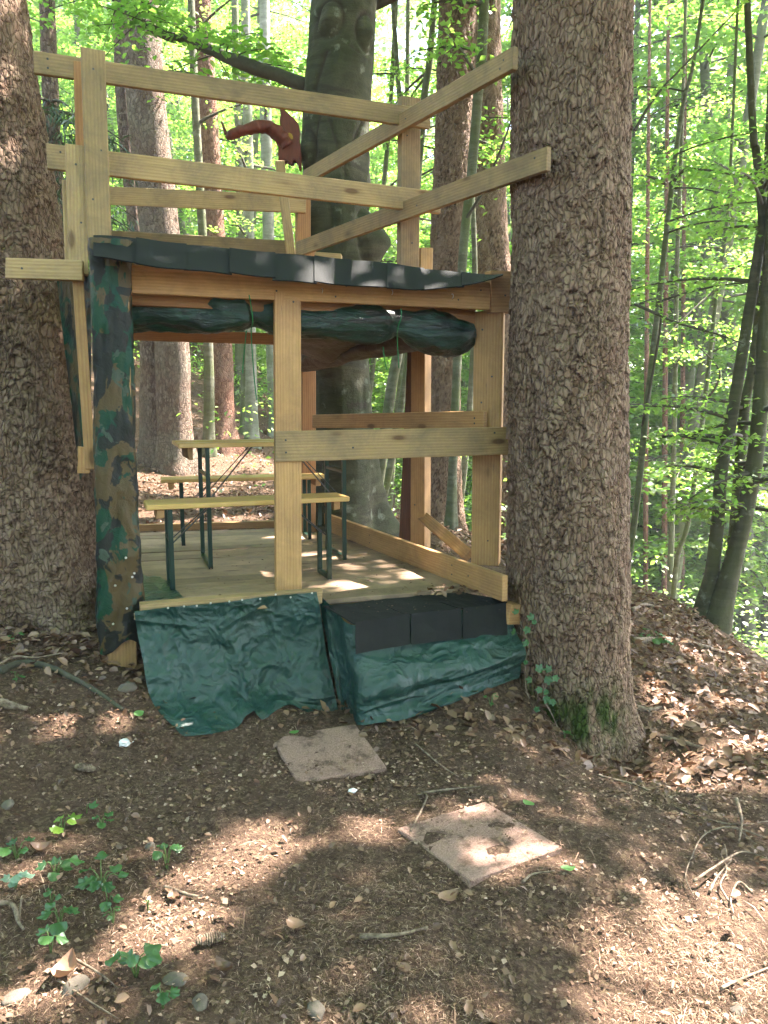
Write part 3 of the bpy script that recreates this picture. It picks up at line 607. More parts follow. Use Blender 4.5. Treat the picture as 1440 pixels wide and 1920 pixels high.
# right-hand clump of beeches on the edge of the slope
c_st = [grounded([(1310, 1172, 34), (1326, 1110, 28), (1337, 1060, 25), (1347, 960, 23), (1353, 880, 23), (1370, 793, 22), (1387, 693, 21), (1402, 600, 20), (1423, 467, 19), (1430, 400, 18), (1418, 283, 15), (1408, 160, 13)], 8.0),
        grounded([(1350, 1165, 26), (1373, 1027, 20), (1385, 893, 19), (1397, 760, 18), (1410, 693, 17), (1425, 560, 16), (1440, 300, 14)], 8.35),
        grounded([(1345, 1165, 46), (1362, 1100, 38), (1382, 1027, 32), (1401, 943, 30), (1418, 843, 29), (1428, 727, 27), (1434, 627, 26), (1440, 540, 24), (1452, 300, 20)], 7.9)]
t = thing('beech_clump', c_st[0][0][:2] + (c_st[0][0][2],), 'clump of three dark beech stems on the slope edge at far right', 'tree'); r = np.random.default_rng(71); tw, pp = [], []
for k, s_ in enumerate(c_st):
    link('trunk', stem_mesh(s_, 90, 26, 71 + k, .12, .02), M_DARKB, t); a, b = side_branches(s_, 9, r, .3, .8, 1.5, 120); tw += a; pp.append(b)
[link('branch', np_mesh('branch', *q), M_BRANCH, t) for q in tw]; pp = np.vstack(pp); link('crown', leaf_mesh('crown', pp[~cull(pp)], .07, .4, .66, 74), M_LEAF, t)
wood_tree('beech_tree', 'slim curved beech stem rising close to the right edge of the thick trunk', [(1165, 1120, 13.2), (1192, 960, 12.0), (1215, 740, 11.4), (1236, 560, 10.8), (1256, 380, 9.0), (1280, 200, 7.8), (1318, 0, 6.6)], 8.6, M_BEECH2, 81, 8, .4, .8, length=1.4,
    extra=[[at(1256, 345, 8.5), at(1290, 318, 8.3), at(1360, 325, 8.2), at(1440, 345, 8)], [at(1248, 345, 8.5), at(1215, 330, 8.2), at(1190, 330, 8)], [at(1205, 800, 8.6), at(1240, 580, 8.2), at(1190, 570, 8)], [at(1190, 570, 8), at(1270, 605, 7.9), at(1340, 625, 7.9), at(1395, 645, 7.8)], [at(1190, 245, 7.9), at(1230, 180, 7.9), at(1300, 105, 7.9), at(1400, 0, 7.9)]])
wood_tree('beech_tree', 'thin dark leaning stem midway between thick trunk and the right clump', [(1268, 1060, 9.5), (1290, 980, 8.8), (1312, 830, 8.8), (1325, 720, 8.2), (1345, 540, 6.8), (1362, 430, 6.1), (1375, 200, 5.4)], 10, M_BEECH2, 82, 8, .4, .8, length=1.2, extra=[[at(1318, 760, 10), at(1350, 700, 9.8), at(1300, 640, 9.6)], [at(1345, 540, 10), at(1290, 590, 9.8), at(1240, 640, 9.6)]])
wood_tree('beech_tree', 'straight green brown stem right of the two red pine stems', [(1254, 1160, 11.2), (1262, 900, 9.8), (1266, 700, 9.1), (1270, 480, 7.7), (1280, 200, 6.3)], 12, M_BEECH2, 83, 7, .4)
for k, (x, w_, lab) in enumerate(((1211, 9, 'thin red pine stem nearest the thick right trunk'), (1246, 10, 'thicker red pine stem in the pale wood on the right'), (1279, 9, 'red pine stem left of the thin dark leaning stem'))):
    wood_tree('pine_tree', lab, [(x - 1, 1160, w_), (x, 900, w_), (x + 2, 600, w_ * .9), (x + 5, 250, w_ * .7)], 15 + k, M_PINE, 84 + k, 5, .4, leafm=M_NEEDLE)

# crowns shared by the many slender beeches further back
def crown_variant(seed, hgt=13, n=54, leaves=230, leaf=.105):
    r = np.random.default_rng(seed); tw, P = [], []
    bx, by = r.normal(0, .5, 2); trunk = spline([(0, 0, -1.2, .11), (bx * .3, by * .3, 3, .09), (bx, by, 8, .06), (bx * 1.6, by * 1.6, hgt + 1, .02)], 40)
    for k in range(n):
        i = int((.1 + .88 * (k + r.uniform(0, 1)) / n) * 39); p0 = trunk[i, :3]; a = r.uniform(0, 2 * np.pi); L = r.uniform(1.1, 3.0) * (1.05 - .55 * i / 39)
        q = np.linspace(0, 1, 7)[:, None]; path = p0 + np.array([math.cos(a), math.sin(a), r.uniform(-.05, .35)]) * L * q + np.array([0, 0, -.2 * L]) * q * q
        tw.append(tube_np(path, np.linspace(.02, .004, 7), 4)); P.append(spray_points(path, leaves, .6, .045, r))
    return (np_mesh('trunk', *tube_np(trunk[:, :3], trunk[:, 3], 10, jitter=.2, seed=seed)), np_mesh('branches', *merge(tw)), leaf_mesh('crown', np.vstack(P), leaf, .33, .66, seed))
VARS = [crown_variant(100 + k) for k in range(6)]
for tm, bm_, cm in VARS: tm.materials.append(M_BEECH2); bm_.materials.append(M_BRANCH); cm.materials.append(M_LEAF)
def in_sun_way(x, y):                                  # keeps shared crowns out of the light that falls on the clearing
    return (y < 10.5 + max(0, x) * .35 and x > -3.5) or y < 9
r = np.random.default_rng(200); spots = []
tries = 0
while len(spots) < 122 and tries < 12000:
    tries += 1; y = 10.5 + r.uniform(0, 1) ** 1.1 * 34; x = r.uniform(-.66, .66) * (y + 2)
    if in_sun_way(x, y) or (x > 1 and y < 11.5 + .75 * x) or (-6.5 < x < 6 and y < 18): continue
    if any((x - a) ** 2 + (y - b) ** 2 < (1.7 + y * .03) ** 2 for a, b in spots): continue
    spots.append((x, y))
spots += [(-5, -4), (-1.5, -6), (2.5, -5), (6, -3), (8, -7), (-8, -8), (0, -10), (4.5, -11), (-5, -12), (11, -2), (-9, -1), (-11, 4), (-9.5, 8)]
for k, (x, y) in enumerate(spots):
    tm, bm_, cm = VARS[k % 6]; s = r.uniform(.8, 1.25) * (1 + np.clip((x - 2) * .09, 0, .7))
    Mx = Matrix.Translation((x, y, h1(x, y))) @ Matrix.Rotation(r.uniform(0, 6.28), 4, 'Z') @ Matrix.Diagonal((s, s, s * r.uniform(.9, 1.1), 1))
    t = link('slender_beech', None, M=Mx)
    tag(t, 'slender leafy beech among many in the sunlit wood behind the hut', 'tree', 'slender beeches of the sunlit wood behind') if y > 8.5 else tag(t, 'leafy beech of the wood around the clearing, outside the view', 'tree', 'beeches around the clearing')
    for nm, me in (('trunk', tm), ('branches', bm_), ('crown', cm)):
        q = link(nm, me, None, t, Mx)
        if nm == 'branches': q['kind'] = 'stuff'
def far_wood():                                        # far-off foliage that reads as one mass
    r = np.random.default_rng(300); P = []
    for k in range(4600):
        y = r.uniform(36, 75); x = r.uniform(-.75, .75) * y; zg = float(H(np.array([x]), np.array([y]), False)[0])
        z = zg + r.uniform(0, 24) * (1 + np.clip(x / 40, 0, 1)); P.append(np.array([x, y, z]) + r.normal(0, 1, (55, 3)) * [1.1, 1.1, .45])
    P = np.vstack(P); return P
tag(link('far_forest', leaf_mesh('far_forest', far_wood(), .42, .6, .66, 301), M_FAR), 'bright green mass of distant forest foliage', 'forest', kind='stuff')
def under():                                           # low leafy growth of the wood floor
    r = np.random.default_rng(310); P = []
    for k in range(650):
        y = r.uniform(9.5, 34); x = r.uniform(-.62, .62) * y
        if x < -1.5 and y < 15: continue
        zg = h1(x, y); P.append(np.array([x, y, zg + r.uniform(.15, 1.3)]) + r.normal(0, 1, (70, 3)) * [.5, .5, .12])
    P = np.vstack(P); P = P[~cull(P)]; return P
tag(link('undergrowth', leaf_mesh('undergrowth', under(), .075, .45, .66, 311), M_LEAF), 'low green leafy undergrowth between the trees', 'undergrowth', kind='stuff')

# ------------------------------------------------------------------ the hut
FZ = .55
U = Vector((math.cos(R(19)), math.sin(R(19)), 0)); NF = Vector((math.sin(R(19)), -math.cos(R(19)), 0)); Zv = Vector((0, 0, 1))
HUT = thing('tree_house', (-.3, 4.9, .3), 'small unfinished wooden tree house with shingle roof edge and green tarpaulins', 'tree house')
def bd(name, a, b, w_, t, m, n=NF, nails=()): return board(name, at(*a), at(*b), w_, t, n, m, HUT, nails)
EN = ((.015, .2), (.015, -.2), (.985, .2), (.985, -.2))
bd('rail', (64, 117, 4.16), (806, 225, 4.84), .108, .028, M_RAIL, nails=((.03, .2), (.03, -.2), (.155, 0), (.94, .1)))
bd('rail', (88, 293, 4.16), (825, 381, 4.86), .125, .028, M_RAIL, nails=((.03, .2), (.93, .1), (.93, -.2)))
bd('railing_post', (174, 97, 4.06), (187, 470, 4.0), .112, .06, M_RAIL, nails=((.1, 0), (.5, .2), (.75, -.2)))
bd('railing_post', (150, 120, 4.24), (160, 480, 4.2), .06, .05, M_BACKW)
bd('railing_post', (142, 275, 4.03), (147, 515, 3.97), .093, .045, M_RAIL, nails=((.15, 0), (.6, .2)))
bd('railing_post', (131, 340, 4.12), (136, 500, 4.08), .07, .04, M_RAIL)
bd('tree_board', (12, 503, 3.9), (156, 508, 3.9), .097, .03, M_RAIL, nails=((.22, 0),))
bd('railing_post', (768, 184, 4.9), (765, 545, 4.9), .128, .06, M_RAIL, nails=((.1, .2), (.2, -.2), (.5, .2), (.55, -.3), (.75, .1)))
bd('post_stub', (797, 465, 4.97), (797, 530, 4.97), .08, .05, M_RAIL)
bd('deck_log', (590, 483, 5.4), (640, 487, 5.4), .07, .07, M_RAIL)
ND = Vector((-.88, -.48, 0))
bd('rail', (572, 333, 5.98), (967, 108, 3.86), .1, .03, M_RAIL, ND, ((.97, .1), (.96, -.2), (.6, 0)))
bd('rail', (558, 468, 5.98), (1029, 298, 3.78), .104, .032, M_RAIL, ND, ((.97, .2), (.6, 0)))
bd('rail', (196, 367, 5.9), (574, 384, 6.12), .125, .03, M_RAIL, nails=((.98, .2),))
bd('deck_edge_board', (195, 446, 5.25), (548, 466, 5.5), .1, .03, M_RAIL)
bd('railing_post', (524, 303, 5.46), (545, 478, 5.44), .06, .035, M_RAIL)
bd('railing_post', (568, 372, 6.16), (568, 480, 6.16), .1, .08, M_BACKW)
bd('front_beam', (231, 521, 3.76), (916, 556, 4.38), .142, .04, M_FRAME, nails=((.38, -.2), (.54, -.3), (.57, .1), (.97, .2), (.9, -.2)))
bd('beam_end', (915, 548, 4.43), (959, 548, 4.47), .225, .08, M_FRAME, nails=((.3, .3), (.6, -.1)))
bd('inner_beam', (236, 548, 3.87), (888, 586, 4.47), .12, .045, M_BACKW)
bd('corner_post', (538, 548, 4.02), (540, 1128, 4.02), .14, .05, M_FRAME, nails=((.03, .2), (.03, -.2), (.5, .2)))
bd('cross_board', (515, 837, 3.975), (966, 826, 4.42), .158, .032, M_RAIL, nails=((.04, .2), (.04, -.2), (.3, -.1), (.9, .3)))
NP = Vector((-.25, -.97, 0))
bd('door_post', (918, 585, 4.5), (911, 1056, 4.5), .165, .11, M_FRAME, NP, ((.07, -.2), (.25, .15), (.35, -.2), (.9, .1)))
bd('side_rail', (588, 790, 5.9), (910, 787, 4.4), .1, .03, M_FRAME, ND, ((.96, .1), (.96, -.2)))
bd('back_post', (578, 470, 6.1), (577, 1030, 6.1), .105, .09, M_BACKW)
bd('side_post', (790, 575, 5.2), (789, 1034, 5.2), .105, .1, M_FRAME, Vector((-.5, -.86, 0)), ((.5, .1), (.8, -.2)))
bd('bark_slab', (781, 640, 5.45), (764, 1012, 5.45), .13, .03, M_DARKW, Vector((-.6, -.8, 0)))
bd('brace', (792, 968, 5.18), (880, 1042, 4.6), .075, .04, M_FRAME, Vector((-.3, -.8, .5)))
bd('back_beam', (236, 627, 6.0), (520, 636, 6.2), .085, .06, M_BACKW)
bd('side_beam', (575, 560, 6.1), (936, 545, 4.45), .12, .06, M_BACKW, ND)
bd('side_beam', (215, 545, 3.8), (232, 600, 6.0), .1, .05, M_BACKW, Vector((.9, .3, 0)))
bd('thin_post', (146, 520, 3.95), (170, 880, 3.85), .05, .03, M_FRAME)
bd('post_stub', (157, 838, 3.98), (157, 886, 3.98), .055, .05, M_FRAME)
bd('wrapped_post', (212, 480, 3.67), (229, 1280, 3.67), .135, .09, M_FRAME)
bd('foot_beam', (945, 1150, 3.95), (968, 1148, 4.02), .11, .08, M_FRAME)
# floor: joists and planks between the front edge and the back edge
FL0, FL1 = atz(262, 1142, FZ), atz(600, 1131, FZ)
A0 = Vector((-1.2, 3.6, FZ)); A1 = Vector((.68, 4.24, FZ)); B0 = Vector((-2.1, 5.98, FZ)); B1 = Vector((-.46, 6.32, FZ))
fl = board('floor_frame', (A0 + B0) / 2 + Vector((.3, .1, -.13)), (A1 + B1) / 2 + Vector((-.2, .1, -.13)), .12, 2.1, Zv, M_FRAME, HUT)
fl.data = box_mesh('floor_frame', 1.9, 1.95, .1); fl.data.materials.append(M_FRAME)
NPL = 17
for k in range(NPL):
    f0 = (k + .5) / NPL; a = A0.lerp(B0, f0); b = A1.lerp(B1, f0); wd = (A0 - B0).length / NPL * .965
    p = board('floor_plank', a + Zv * (-.016 + random.uniform(-.002, .002)), b + Zv * (-.016 + random.uniform(-.002, .002)), wd, .03, Zv, M_FLOOR, fl)
cn = atz(946, 1127, FZ); cf = atz(612, 994, FZ)
bdn = (cn - cf).cross(Zv).normalized(); bdn = bdn if bdn.x < 0 else -bdn
board('curb_board', cf + Zv * .068, cn + Zv * .068, .136, .035, bdn, M_FRAME, HUT, ((.35, .2), (.35, -.2), (.8, .2), (.8, -.2), (.87, 0)))
board('outer_curb_board', cf + Vector((.15, .02, .0)), cn + Vector((.17, .32, -.06)), .1, .04, bdn, M_FLOOR, HUT)
board('back_curb_board', Vector((-2.1, 6.05, FZ + .03)), Vector((-.5, 6.36, FZ + .03)), .055, .035, NF, M_FRAME, HUT)
s0 = at(262, 1146, 3.58); s1 = at(603, 1116, 3.86)
board('sill_board', s0, s1, .075, .05, NF, M_RAIL, HUT)
# deck of the upper platform (planks seen from below and behind the rails)
dk = board('deck_frame', Vector((-1.3, 4.55, 2.215)), Vector((.2, 5.05, 2.2)), .05, .9, Zv, M_BACKW, HUT)
dk.data = box_mesh('deck_frame', 1.6, 1.2, .05); dk.data.materials.append(M_BACKW); dk.matrix_basis = dk.matrix_basis @ Matrix.Translation((0, .2, 0))
W[dk.name] = W[dk.name] @ Matrix.Translation((0, .2, 0))
zdk = W[dk.name].translation.z
for k in range(-2, 11):
    f = k / 10; a = Vector((-1.5, 4.2, 2.27)).lerp(Vector((-2.0, 5.9, 2.27)), f); b = Vector((.45, 4.85, 2.25)).lerp(Vector((-.55, 6.05, 2.25)), f)
    board('deck_plank', a, b, .17, .025, Zv, M_BACKW, dk)
# shingle edge of the roof
xs = [178, 258, 348, 433, 514, 592, 655, 728, 793, 868, 938]
def eave(px, v):                                       # v = 0 upper edge, 1 lower edge
    f = (px - 178) / 760; ty = np.interp(px, [178, 260, 350, 520, 700, 870, 938], [440, 446, 458, 474, 490, 512, 522]); by = np.interp(px, [178, 230, 300, 520, 700, 790, 870, 938], [479, 488, 497, 520, 536, 539, 536, 524])
    return at(px, ty + (by - ty) * v, 3.66 + .74 * f - .2 * v)
edge = link('roof_edge_board', box_mesh('roof_edge_board', 2.0, .1, .02), M_FRAME, HUT, frame_m(eave(190, .3) + Vector((0, .12, -.05)), eave(925, .3) + Vector((0, .12, -.05)), NF + Zv * .9))
for k in range(10):
    nu, nv = 6, 6; V = []
    for lay in (0, 1):
        for i in range(nu):
            for j in range(nv):
                px = xs[k] - 3 + (xs[k + 1] - xs[k] + 5) * i / (nu - 1); p = eave(px, j / (nv - 1) + (.02 + .1 * ((k * 37) % 10) / 10 * (j / (nv - 1))))
                off = .004 * (k % 2) + .003 * math.sin(k * 3 + i * .7) + (.02 if k == 9 else 0) * (i / 5) ** 2
                V.append(p + NF * off + Zv * (off - (.005 if lay else 0)) - NF * (.004 if lay else 0))
    n = nu * nv; g0 = grid_faces(nu, nv); Fq = np.vstack([g0, g0[:, ::-1] + n]); rim = [i * nv + nv - 1 for i in range(nu)]; rim = [j for j in range(nv)] + rim[1:] + [(nu - 1) * nv + j for j in range(nv - 2, -1, -1)] + [i * nv for i in range(nu - 2, 0, -1)]
    q = [[rim[i], rim[(i + 1) % len(rim)], rim[(i + 1) % len(rim)] + n, rim[i] + n] for i in range(len(rim))]
    link('roof_shingle', np_mesh('roof_shingle', V, np.vstack([Fq, q]), smooth=False), M_SHINGLE, edge)
# screw hooks under the shingles
for (px, py, Y_) in ((603, 546, 4.06), (734, 549, 4.18), (847, 556, 4.28)):
    p = at(px, py, Y_); c = [p + NF * .0 + Zv * .012, p + NF * .012 + Zv * .012, p + NF * .02 + Zv * .004, p + NF * .016 - Zv * .008, p + NF * .006 - Zv * .01]
    link('screw_hook', np_mesh('screw_hook', *tube_np(spline(c, 14), .0022, 6)), M_ZINC, HUT)
# camouflage wrap of the left post
def wrap():
    nz, ns = 150, 64; V = []
    for i in range(ns):
        a = 2 * np.pi * i / ns; cs, sn = math.cos(a), math.sin(a); k = (abs(cs) ** 5 + abs(sn) ** 5) ** -.2
        for j in range(nz):
            v = j / (nz - 1); py = 452 + (1206 + 12 * math.sin(a * 3 + 1) - 452) * v; cx = 206 + 22 * v; hw = np.interp(v, [0, .3, .6, .8, .93, 1], [37, 33, 38, 40, 44, 38])
            c = at(cx, py, 3.67); r_ = hw * 3.6 / F; p = c + U * (cs * k * r_) + NF * (sn * k * .066) ; V.append((*p, v, a))
    V = np.array(V); cs, sn = np.cos(V[:, 4]), np.sin(V[:, 4])
    d = .016 * fbm(cs * 1.5 + V[:, 3] * 5, sn * 1.5 + V[:, 3] * 2, V[:, 3] * 6, 91, 4) - .014 * np.abs(vn(cs * 2.2 + V[:, 3] * 9, sn * 2.2, V[:, 3] * 12, 92)) - .01 * np.abs(vn(cs * 4, sn * 4 + V[:, 3] * 14, V[:, 3] * 7, 93))
    P = V[:, :3] + np.outer(cs * (d + .008), U) + np.outer(sn * (d + .008), NF); return np_mesh('camouflage_wrap', P, grid_faces(ns, nz, True))
cw = link('camouflage_wrap', wrap(), M_CAMO, HUT)
cw['label'] = 'camouflage patterned tarpaulin wrapped round the left front post'
def stud(parent, p, n=NF, s=1.0):
    q = link('nail_head', NAILW, None, parent, Matrix.Translation(p) @ n.to_track_quat('Z', 'Y').to_matrix().to_4x4() @ Matrix.Scale(s, 4)); return q
for (x, y) in ((236, 1046), (216, 1098), (252, 1075), (238, 1141), (212, 1170), (248, 1082)): stud(cw, at(x, y, 3.585))
def sheet(name, TL, TR, BL, BR, nu, nv, amp, m, seed, parent=HUT, n=NF, edges=None, dark=None):
    u, v = np.meshgrid(np.linspace(0, 1, nu), np.linspace(0, 1, nv), indexing='ij'); TL, TR, BL, BR = (np.array(q) for q in (TL, TR, BL, BR))
    P = ((TL * (1 - u)[..., None] + TR * u[..., None]) * (1 - v)[..., None] + (BL * (1 - u)[..., None] + BR * u[..., None]) * v[..., None])
    d = amp * (fbm(u * 3, v * 3, s=seed) + .5 * np.abs(vn(u * 6 + v * 4, v * 5, s=seed + 4)))
    P = P + d[..., None] * np.array(n); return np_mesh(name, P.reshape(-1, 3), grid_faces(nu, nv))
link('camouflage_sheet', sheet('camouflage_sheet', at(105, 515, 4.3), at(170, 515, 4.0), at(150, 900, 4.35), at(172, 860, 4.0), 20, 50, .06, M_CAMO, 17), M_CAMO, HUT)['label'] = 'dark camouflage sheet in the gap beside the left trunk'
# rolled-up tarpaulins under the front beam and along the side
def roll(name, path, rad, m, seed, squash=1.0, ns=36, nz=120, wr=.22):
    P = spline([(*a, b) for a, b in zip(path, rad)], nz); V, Fq = tube_np(P[:, :3], P[:, 3], ns, True, 0, seed, squash)
    k = ns * nz; a = np.repeat(np.linspace(0, 2 * np.pi, ns, endpoint=False), nz); s_ = np.tile(np.linspace(0, 1, nz), ns); c = np.repeat(P[None, :, :3], ns, 0).reshape(-1, 3); dv = V[:k] - c
    f = 1 + wr * fbm(np.cos(a) * 1.6 + s_ * 3, np.sin(a) * 1.6, s_ * 7, seed, 4) - wr * .8 * np.abs(vn(np.cos(a) * 2.5 + s_ * 8, np.sin(a) * 2.5, s_ * 5, seed + 3)) + .6 * wr * np.abs(np.sin(a * 2 + s_ * 5)) - .7 * wr * np.abs(vn(np.cos(a) * 4 + 9, np.sin(a) * 4, s_ * 3.5, seed + 6))
    V[:k] = c + dv * f[:, None]; return link(name, np_mesh(name, V, Fq), m, HUT)
ra = roll('rolled_tarpaulin', [at(238, 580, 4.0), at(300, 584, 4.02), at(380, 587, 4.06), at(440, 587, 4.09), at(472, 584, 4.12), at(520, 590, 4.16)], [.105, .1, .1, .1, .075, .095], M_ROLL, 33)
rb = roll('rolled_tarpaulin', [at(505, 592, 4.17), at(600, 600, 4.24), at(700, 604, 4.32), at(747, 604, 4.36), at(800, 620, 4.42), at(850, 630, 4.46), at(884, 626, 4.49)], [.095, .1, .11, .08, .12, .11, .07], M_ROLL, 37)
roll('rolled_tarpaulin', [at(560, 680, 5.7), at(600, 668, 5.4), at(650, 655, 5.1), at(720, 640, 4.8), at(790, 632, 4.6)], [.07, .085, .09, .085, .07], M_BROWNTARP, 41)['label'] = 'brown inside of the tarpaulin rolled along the side'
link('hanging_fold', sheet('hanging_fold', at(560, 612, 4.3), at(760, 610, 4.5), at(560, 668, 5.3), at(735, 645, 4.8), 30, 20, .07, M_BROWNTARP, 51, n=-Zv), M_BROWNTARP, HUT)
def cord(parent, pts): return link('cord', np_mesh('cord', *tube_np(spline(pts, 40), .0032, 6)), M_CORD, parent)
cord(ra, [at(467, 553, 3.9), at(471, 575, 3.93), at(474, 605, 3.96), at(471, 625, 4.05), at(476, 700, 4.1), at(481, 750, 4.12)])
cord(ra, [at(462, 620, 4.1), at(456, 680, 4.15), at(455, 700, 4.15)])
cord(rb, [at(752, 578, 4.18), at(752, 596, 4.18), at(746, 615, 4.19), at(745, 640, 4.3), at(748, 690, 4.35)])
cord(rb, [at(718, 650, 4.36), at(722, 680, 4.38), at(726, 694, 4.38)])
# green tarpaulin skirt: a Coons patch between four drawn edges, wrinkled
def coons(name, T, B, L, Rr, nu, nv, amp, seed, bulge=None, n=NF, folds=1.0):
    T = spline([tuple(p) for p in T], nu); B = spline([tuple(p) for p in B], nu); L = spline([tuple(p) for p in L], nv); Rr = spline([tuple(p) for p in Rr], nv)
    u = np.linspace(0, 1, nu)[:, None, None]; v = np.linspace(0, 1, nv)[None, :, None]
    P = (1 - v) * T[:, None] + v * B[:, None] + (1 - u) * L[None] + u * Rr[None] - ((1 - u) * (1 - v) * T[0] + u * (1 - v) * T[-1] + (1 - u) * v * B[0] + u * v * B[-1])
    uu, vv = np.meshgrid(np.linspace(0, 1, nu), np.linspace(0, 1, nv), indexing='ij'); w_ = np.clip(vv * 4, 0, 1)
    wu = uu + .05 * fbm(uu * 2, vv * 3, s=seed + 8); hang = np.abs(vn(wu * 6.5, vv * .9, s=seed + 1)) + .5 * np.abs(vn(wu * 15, vv * 1.3, s=seed + 2)) * (1 - .6 * vv)
    d = amp * (fbm(uu * 2.2, vv * 2.2, s=seed, o=2) * 1.3 - .75 * hang + .55 * (.5 - np.abs(vn(uu * 5 + vv * 4, vv * 6 - uu * 3, s=seed + 3))) * folds + .12 * (.5 - np.abs(vn(uu * 17 + vv * 13, vv * 14 - uu * 6, s=seed + 4)))) * (.25 + .75 * w_)
    if bulge is not None: d = d + bulge(uu, vv)
    P = P + d[..., None] * np.array(n); return np_mesh(name, P.reshape(-1, 3), grid_faces(nu, nv))
def g_at(px, py, dz=.01): p = hit(px, py); return p + Zv * dz
Tt = [at(252, 1147, 3.52), at(330, 1138, 3.575), at(430, 1128, 3.66), at(520, 1117, 3.74), at(594, 1110, 3.8)]
Bb = [g_at(344, 1393), g_at(400, 1383), g_at(446, 1370), at(462, 1346, 3.42), at(482, 1333, 3.5), at(490, 1349, 3.48), at(518, 1337, 3.54), at(547, 1326, 3.6), at(577, 1340, 3.6), at(610, 1347, 3.62), at(641, 1342, 3.66)]
Lft = [Tt[0], at(258, 1190, 3.5), at(268, 1240, 3.46), at(285, 1318, 3.38), Bb[0]]
Rgt = [Tt[-1], at(604, 1160, 3.8), at(618, 1240, 3.76), at(632, 1310, 3.7), Bb[-1]]
TS = link('tarpaulin_skirt', coons('tarpaulin_skirt', Tt, Bb, Lft, Rgt, 170, 120, .05, 401, lambda u, v: .07 * np.exp(-((u - .3) / .28) ** 2) * np.clip(v - .45, 0, 1) - .05 * np.exp(-((u - .55) / .3) ** 2 - ((v - .45) / .3) ** 2)), M_TARP, HUT)
TS['label'] = 'shiny dark green tarpaulin hanging to the ground below the left sill'
for (x, y, d) in ((315, 1140, 3.545), (345, 1137, 3.57), (369, 1136, 3.59), (395, 1131, 3.61), (430, 1128, 3.64), (454, 1125, 3.66), (488, 1123, 3.69), (517, 1115, 3.72), (545, 1120, 3.745), (585, 1112, 3.78)): stud(TS, at(x, y, d - .012), s=.9)
Ts = [at(596, 1112, 3.87), at(630, 1145, 3.76), at(664, 1172, 3.665), at(760, 1156, 3.77), at(860, 1145, 3.88), at(957, 1134, 3.99)]
Bs = [at(641, 1342, 3.7), at(662, 1356, 3.64), g_at(684, 1366), g_at(770, 1345), g_at(860, 1312), at(969, 1268, 3.93)]
Ls = [Ts[0], at(612, 1190, 3.83), at(628, 1280, 3.77), Bs[0]]; Rs = [Ts[-1], at(964, 1190, 3.97), at(971, 1235, 3.95), Bs[-1]]
link('tarpaulin_step_cover', coons('tarpaulin_step_cover', Ts, Bs, Ls, Rs, 150, 100, .045, 411, lambda u, v: .08 * np.exp(-((v - .5) / .16) ** 2) * np.clip(u * 3 - .6, 0, 1) - .03 * np.exp(-((u - .12) / .1) ** 2)), M_TARP, HUT)['label'] = 'green tarpaulin draped down the front of the step'
board('step_board', at(640, 1170, 3.95), at(940, 1142, 4.14), .2, .05, Zv, M_FRAME, HUT)
def slab(name, c00, c10, c11, c01, th, m, parent, n, nu=5, nv=4, wob=.003):
    V = []; n = Vector(n)
    for lay in (0, 1):
        for i in range(nu):
            for j in range(nv):
                a = c00.lerp(c10, i / (nu - 1)).lerp(c01.lerp(c11, i / (nu - 1)), j / (nv - 1)); V.append(a + n * (wob * math.sin(i * 2.1 + j * 1.3 + c00.x * 20) - th * lay))
    k = nu * nv; g0 = grid_faces(nu, nv); rim = [j for j in range(nv)] + [i * nv + nv - 1 for i in range(1, nu)] + [(nu - 1) * nv + j for j in range(nv - 2, -1, -1)] + [i * nv for i in range(nu - 2, 0, -1)]
    q = [[rim[i], rim[(i + 1) % len(rim)], rim[(i + 1) % len(rim)] + k, rim[i] + k] for i in range(len(rim))]
    return link(name, np_mesh(name, V, np.vstack([g0, g0[:, ::-1] + k, q]), smooth=False), m, parent)
fe = [(606, 1136), (700, 1126), (790, 1116), (868, 1110), (946, 1126)]; fr = [(664, 1170), (760, 1154), (860, 1142), (910, 1137), (952, 1132)]
for k in range(4):
    a, b = fe[k], fe[k + 1]; c, d = fr[k], fr[k + 1]
    slab('step_shingle', atz(*a, FZ - .012 - .003 * (k % 2)), atz(*b, FZ - .012 - .003 * (k % 2)), at(*d, 3.66 + .33 * (d[0] - 664) / 290) + Zv * .004, at(*c, 3.66 + .33 * (c[0] - 664) / 290) + Zv * .004, .006, M_SHINGLE, HUT, Zv)
tx = [(667, 1167, 1226), (769, 1151, 1208), (866, 1140, 1198), (952, 1130, 1190)]
for k in range(3):
    g0, g1 = (0 if k == 0 else 2), 1
    a, b = tx[k], tx[k + 1]; Ya = 3.625 + .33 * (a[0] - 664) / 290; Yb = 3.625 + .33 * (b[0] - 664) / 290
    slab('step_shingle', at(a[0] + g0, a[1], Ya), at(b[0] - g1, b[1], Yb), at(b[0] - g1, b[2], Yb - .035), at(a[0] + g0, a[2], Ya - .035), .006, M_SHINGLE, HUT, NF)
ft = link('floor_sheet', sheet('floor_sheet', atz(236, 1075, FZ + .012), atz(300, 1080, FZ + .012), atz(262, 1136, FZ + .012), atz(352, 1126, FZ + .012), 24, 20, .012, M_TARP, 61, n=Zv), M_TARP, HUT)
ft['label'] = 'scrap of green sheet lying inside the left sill'

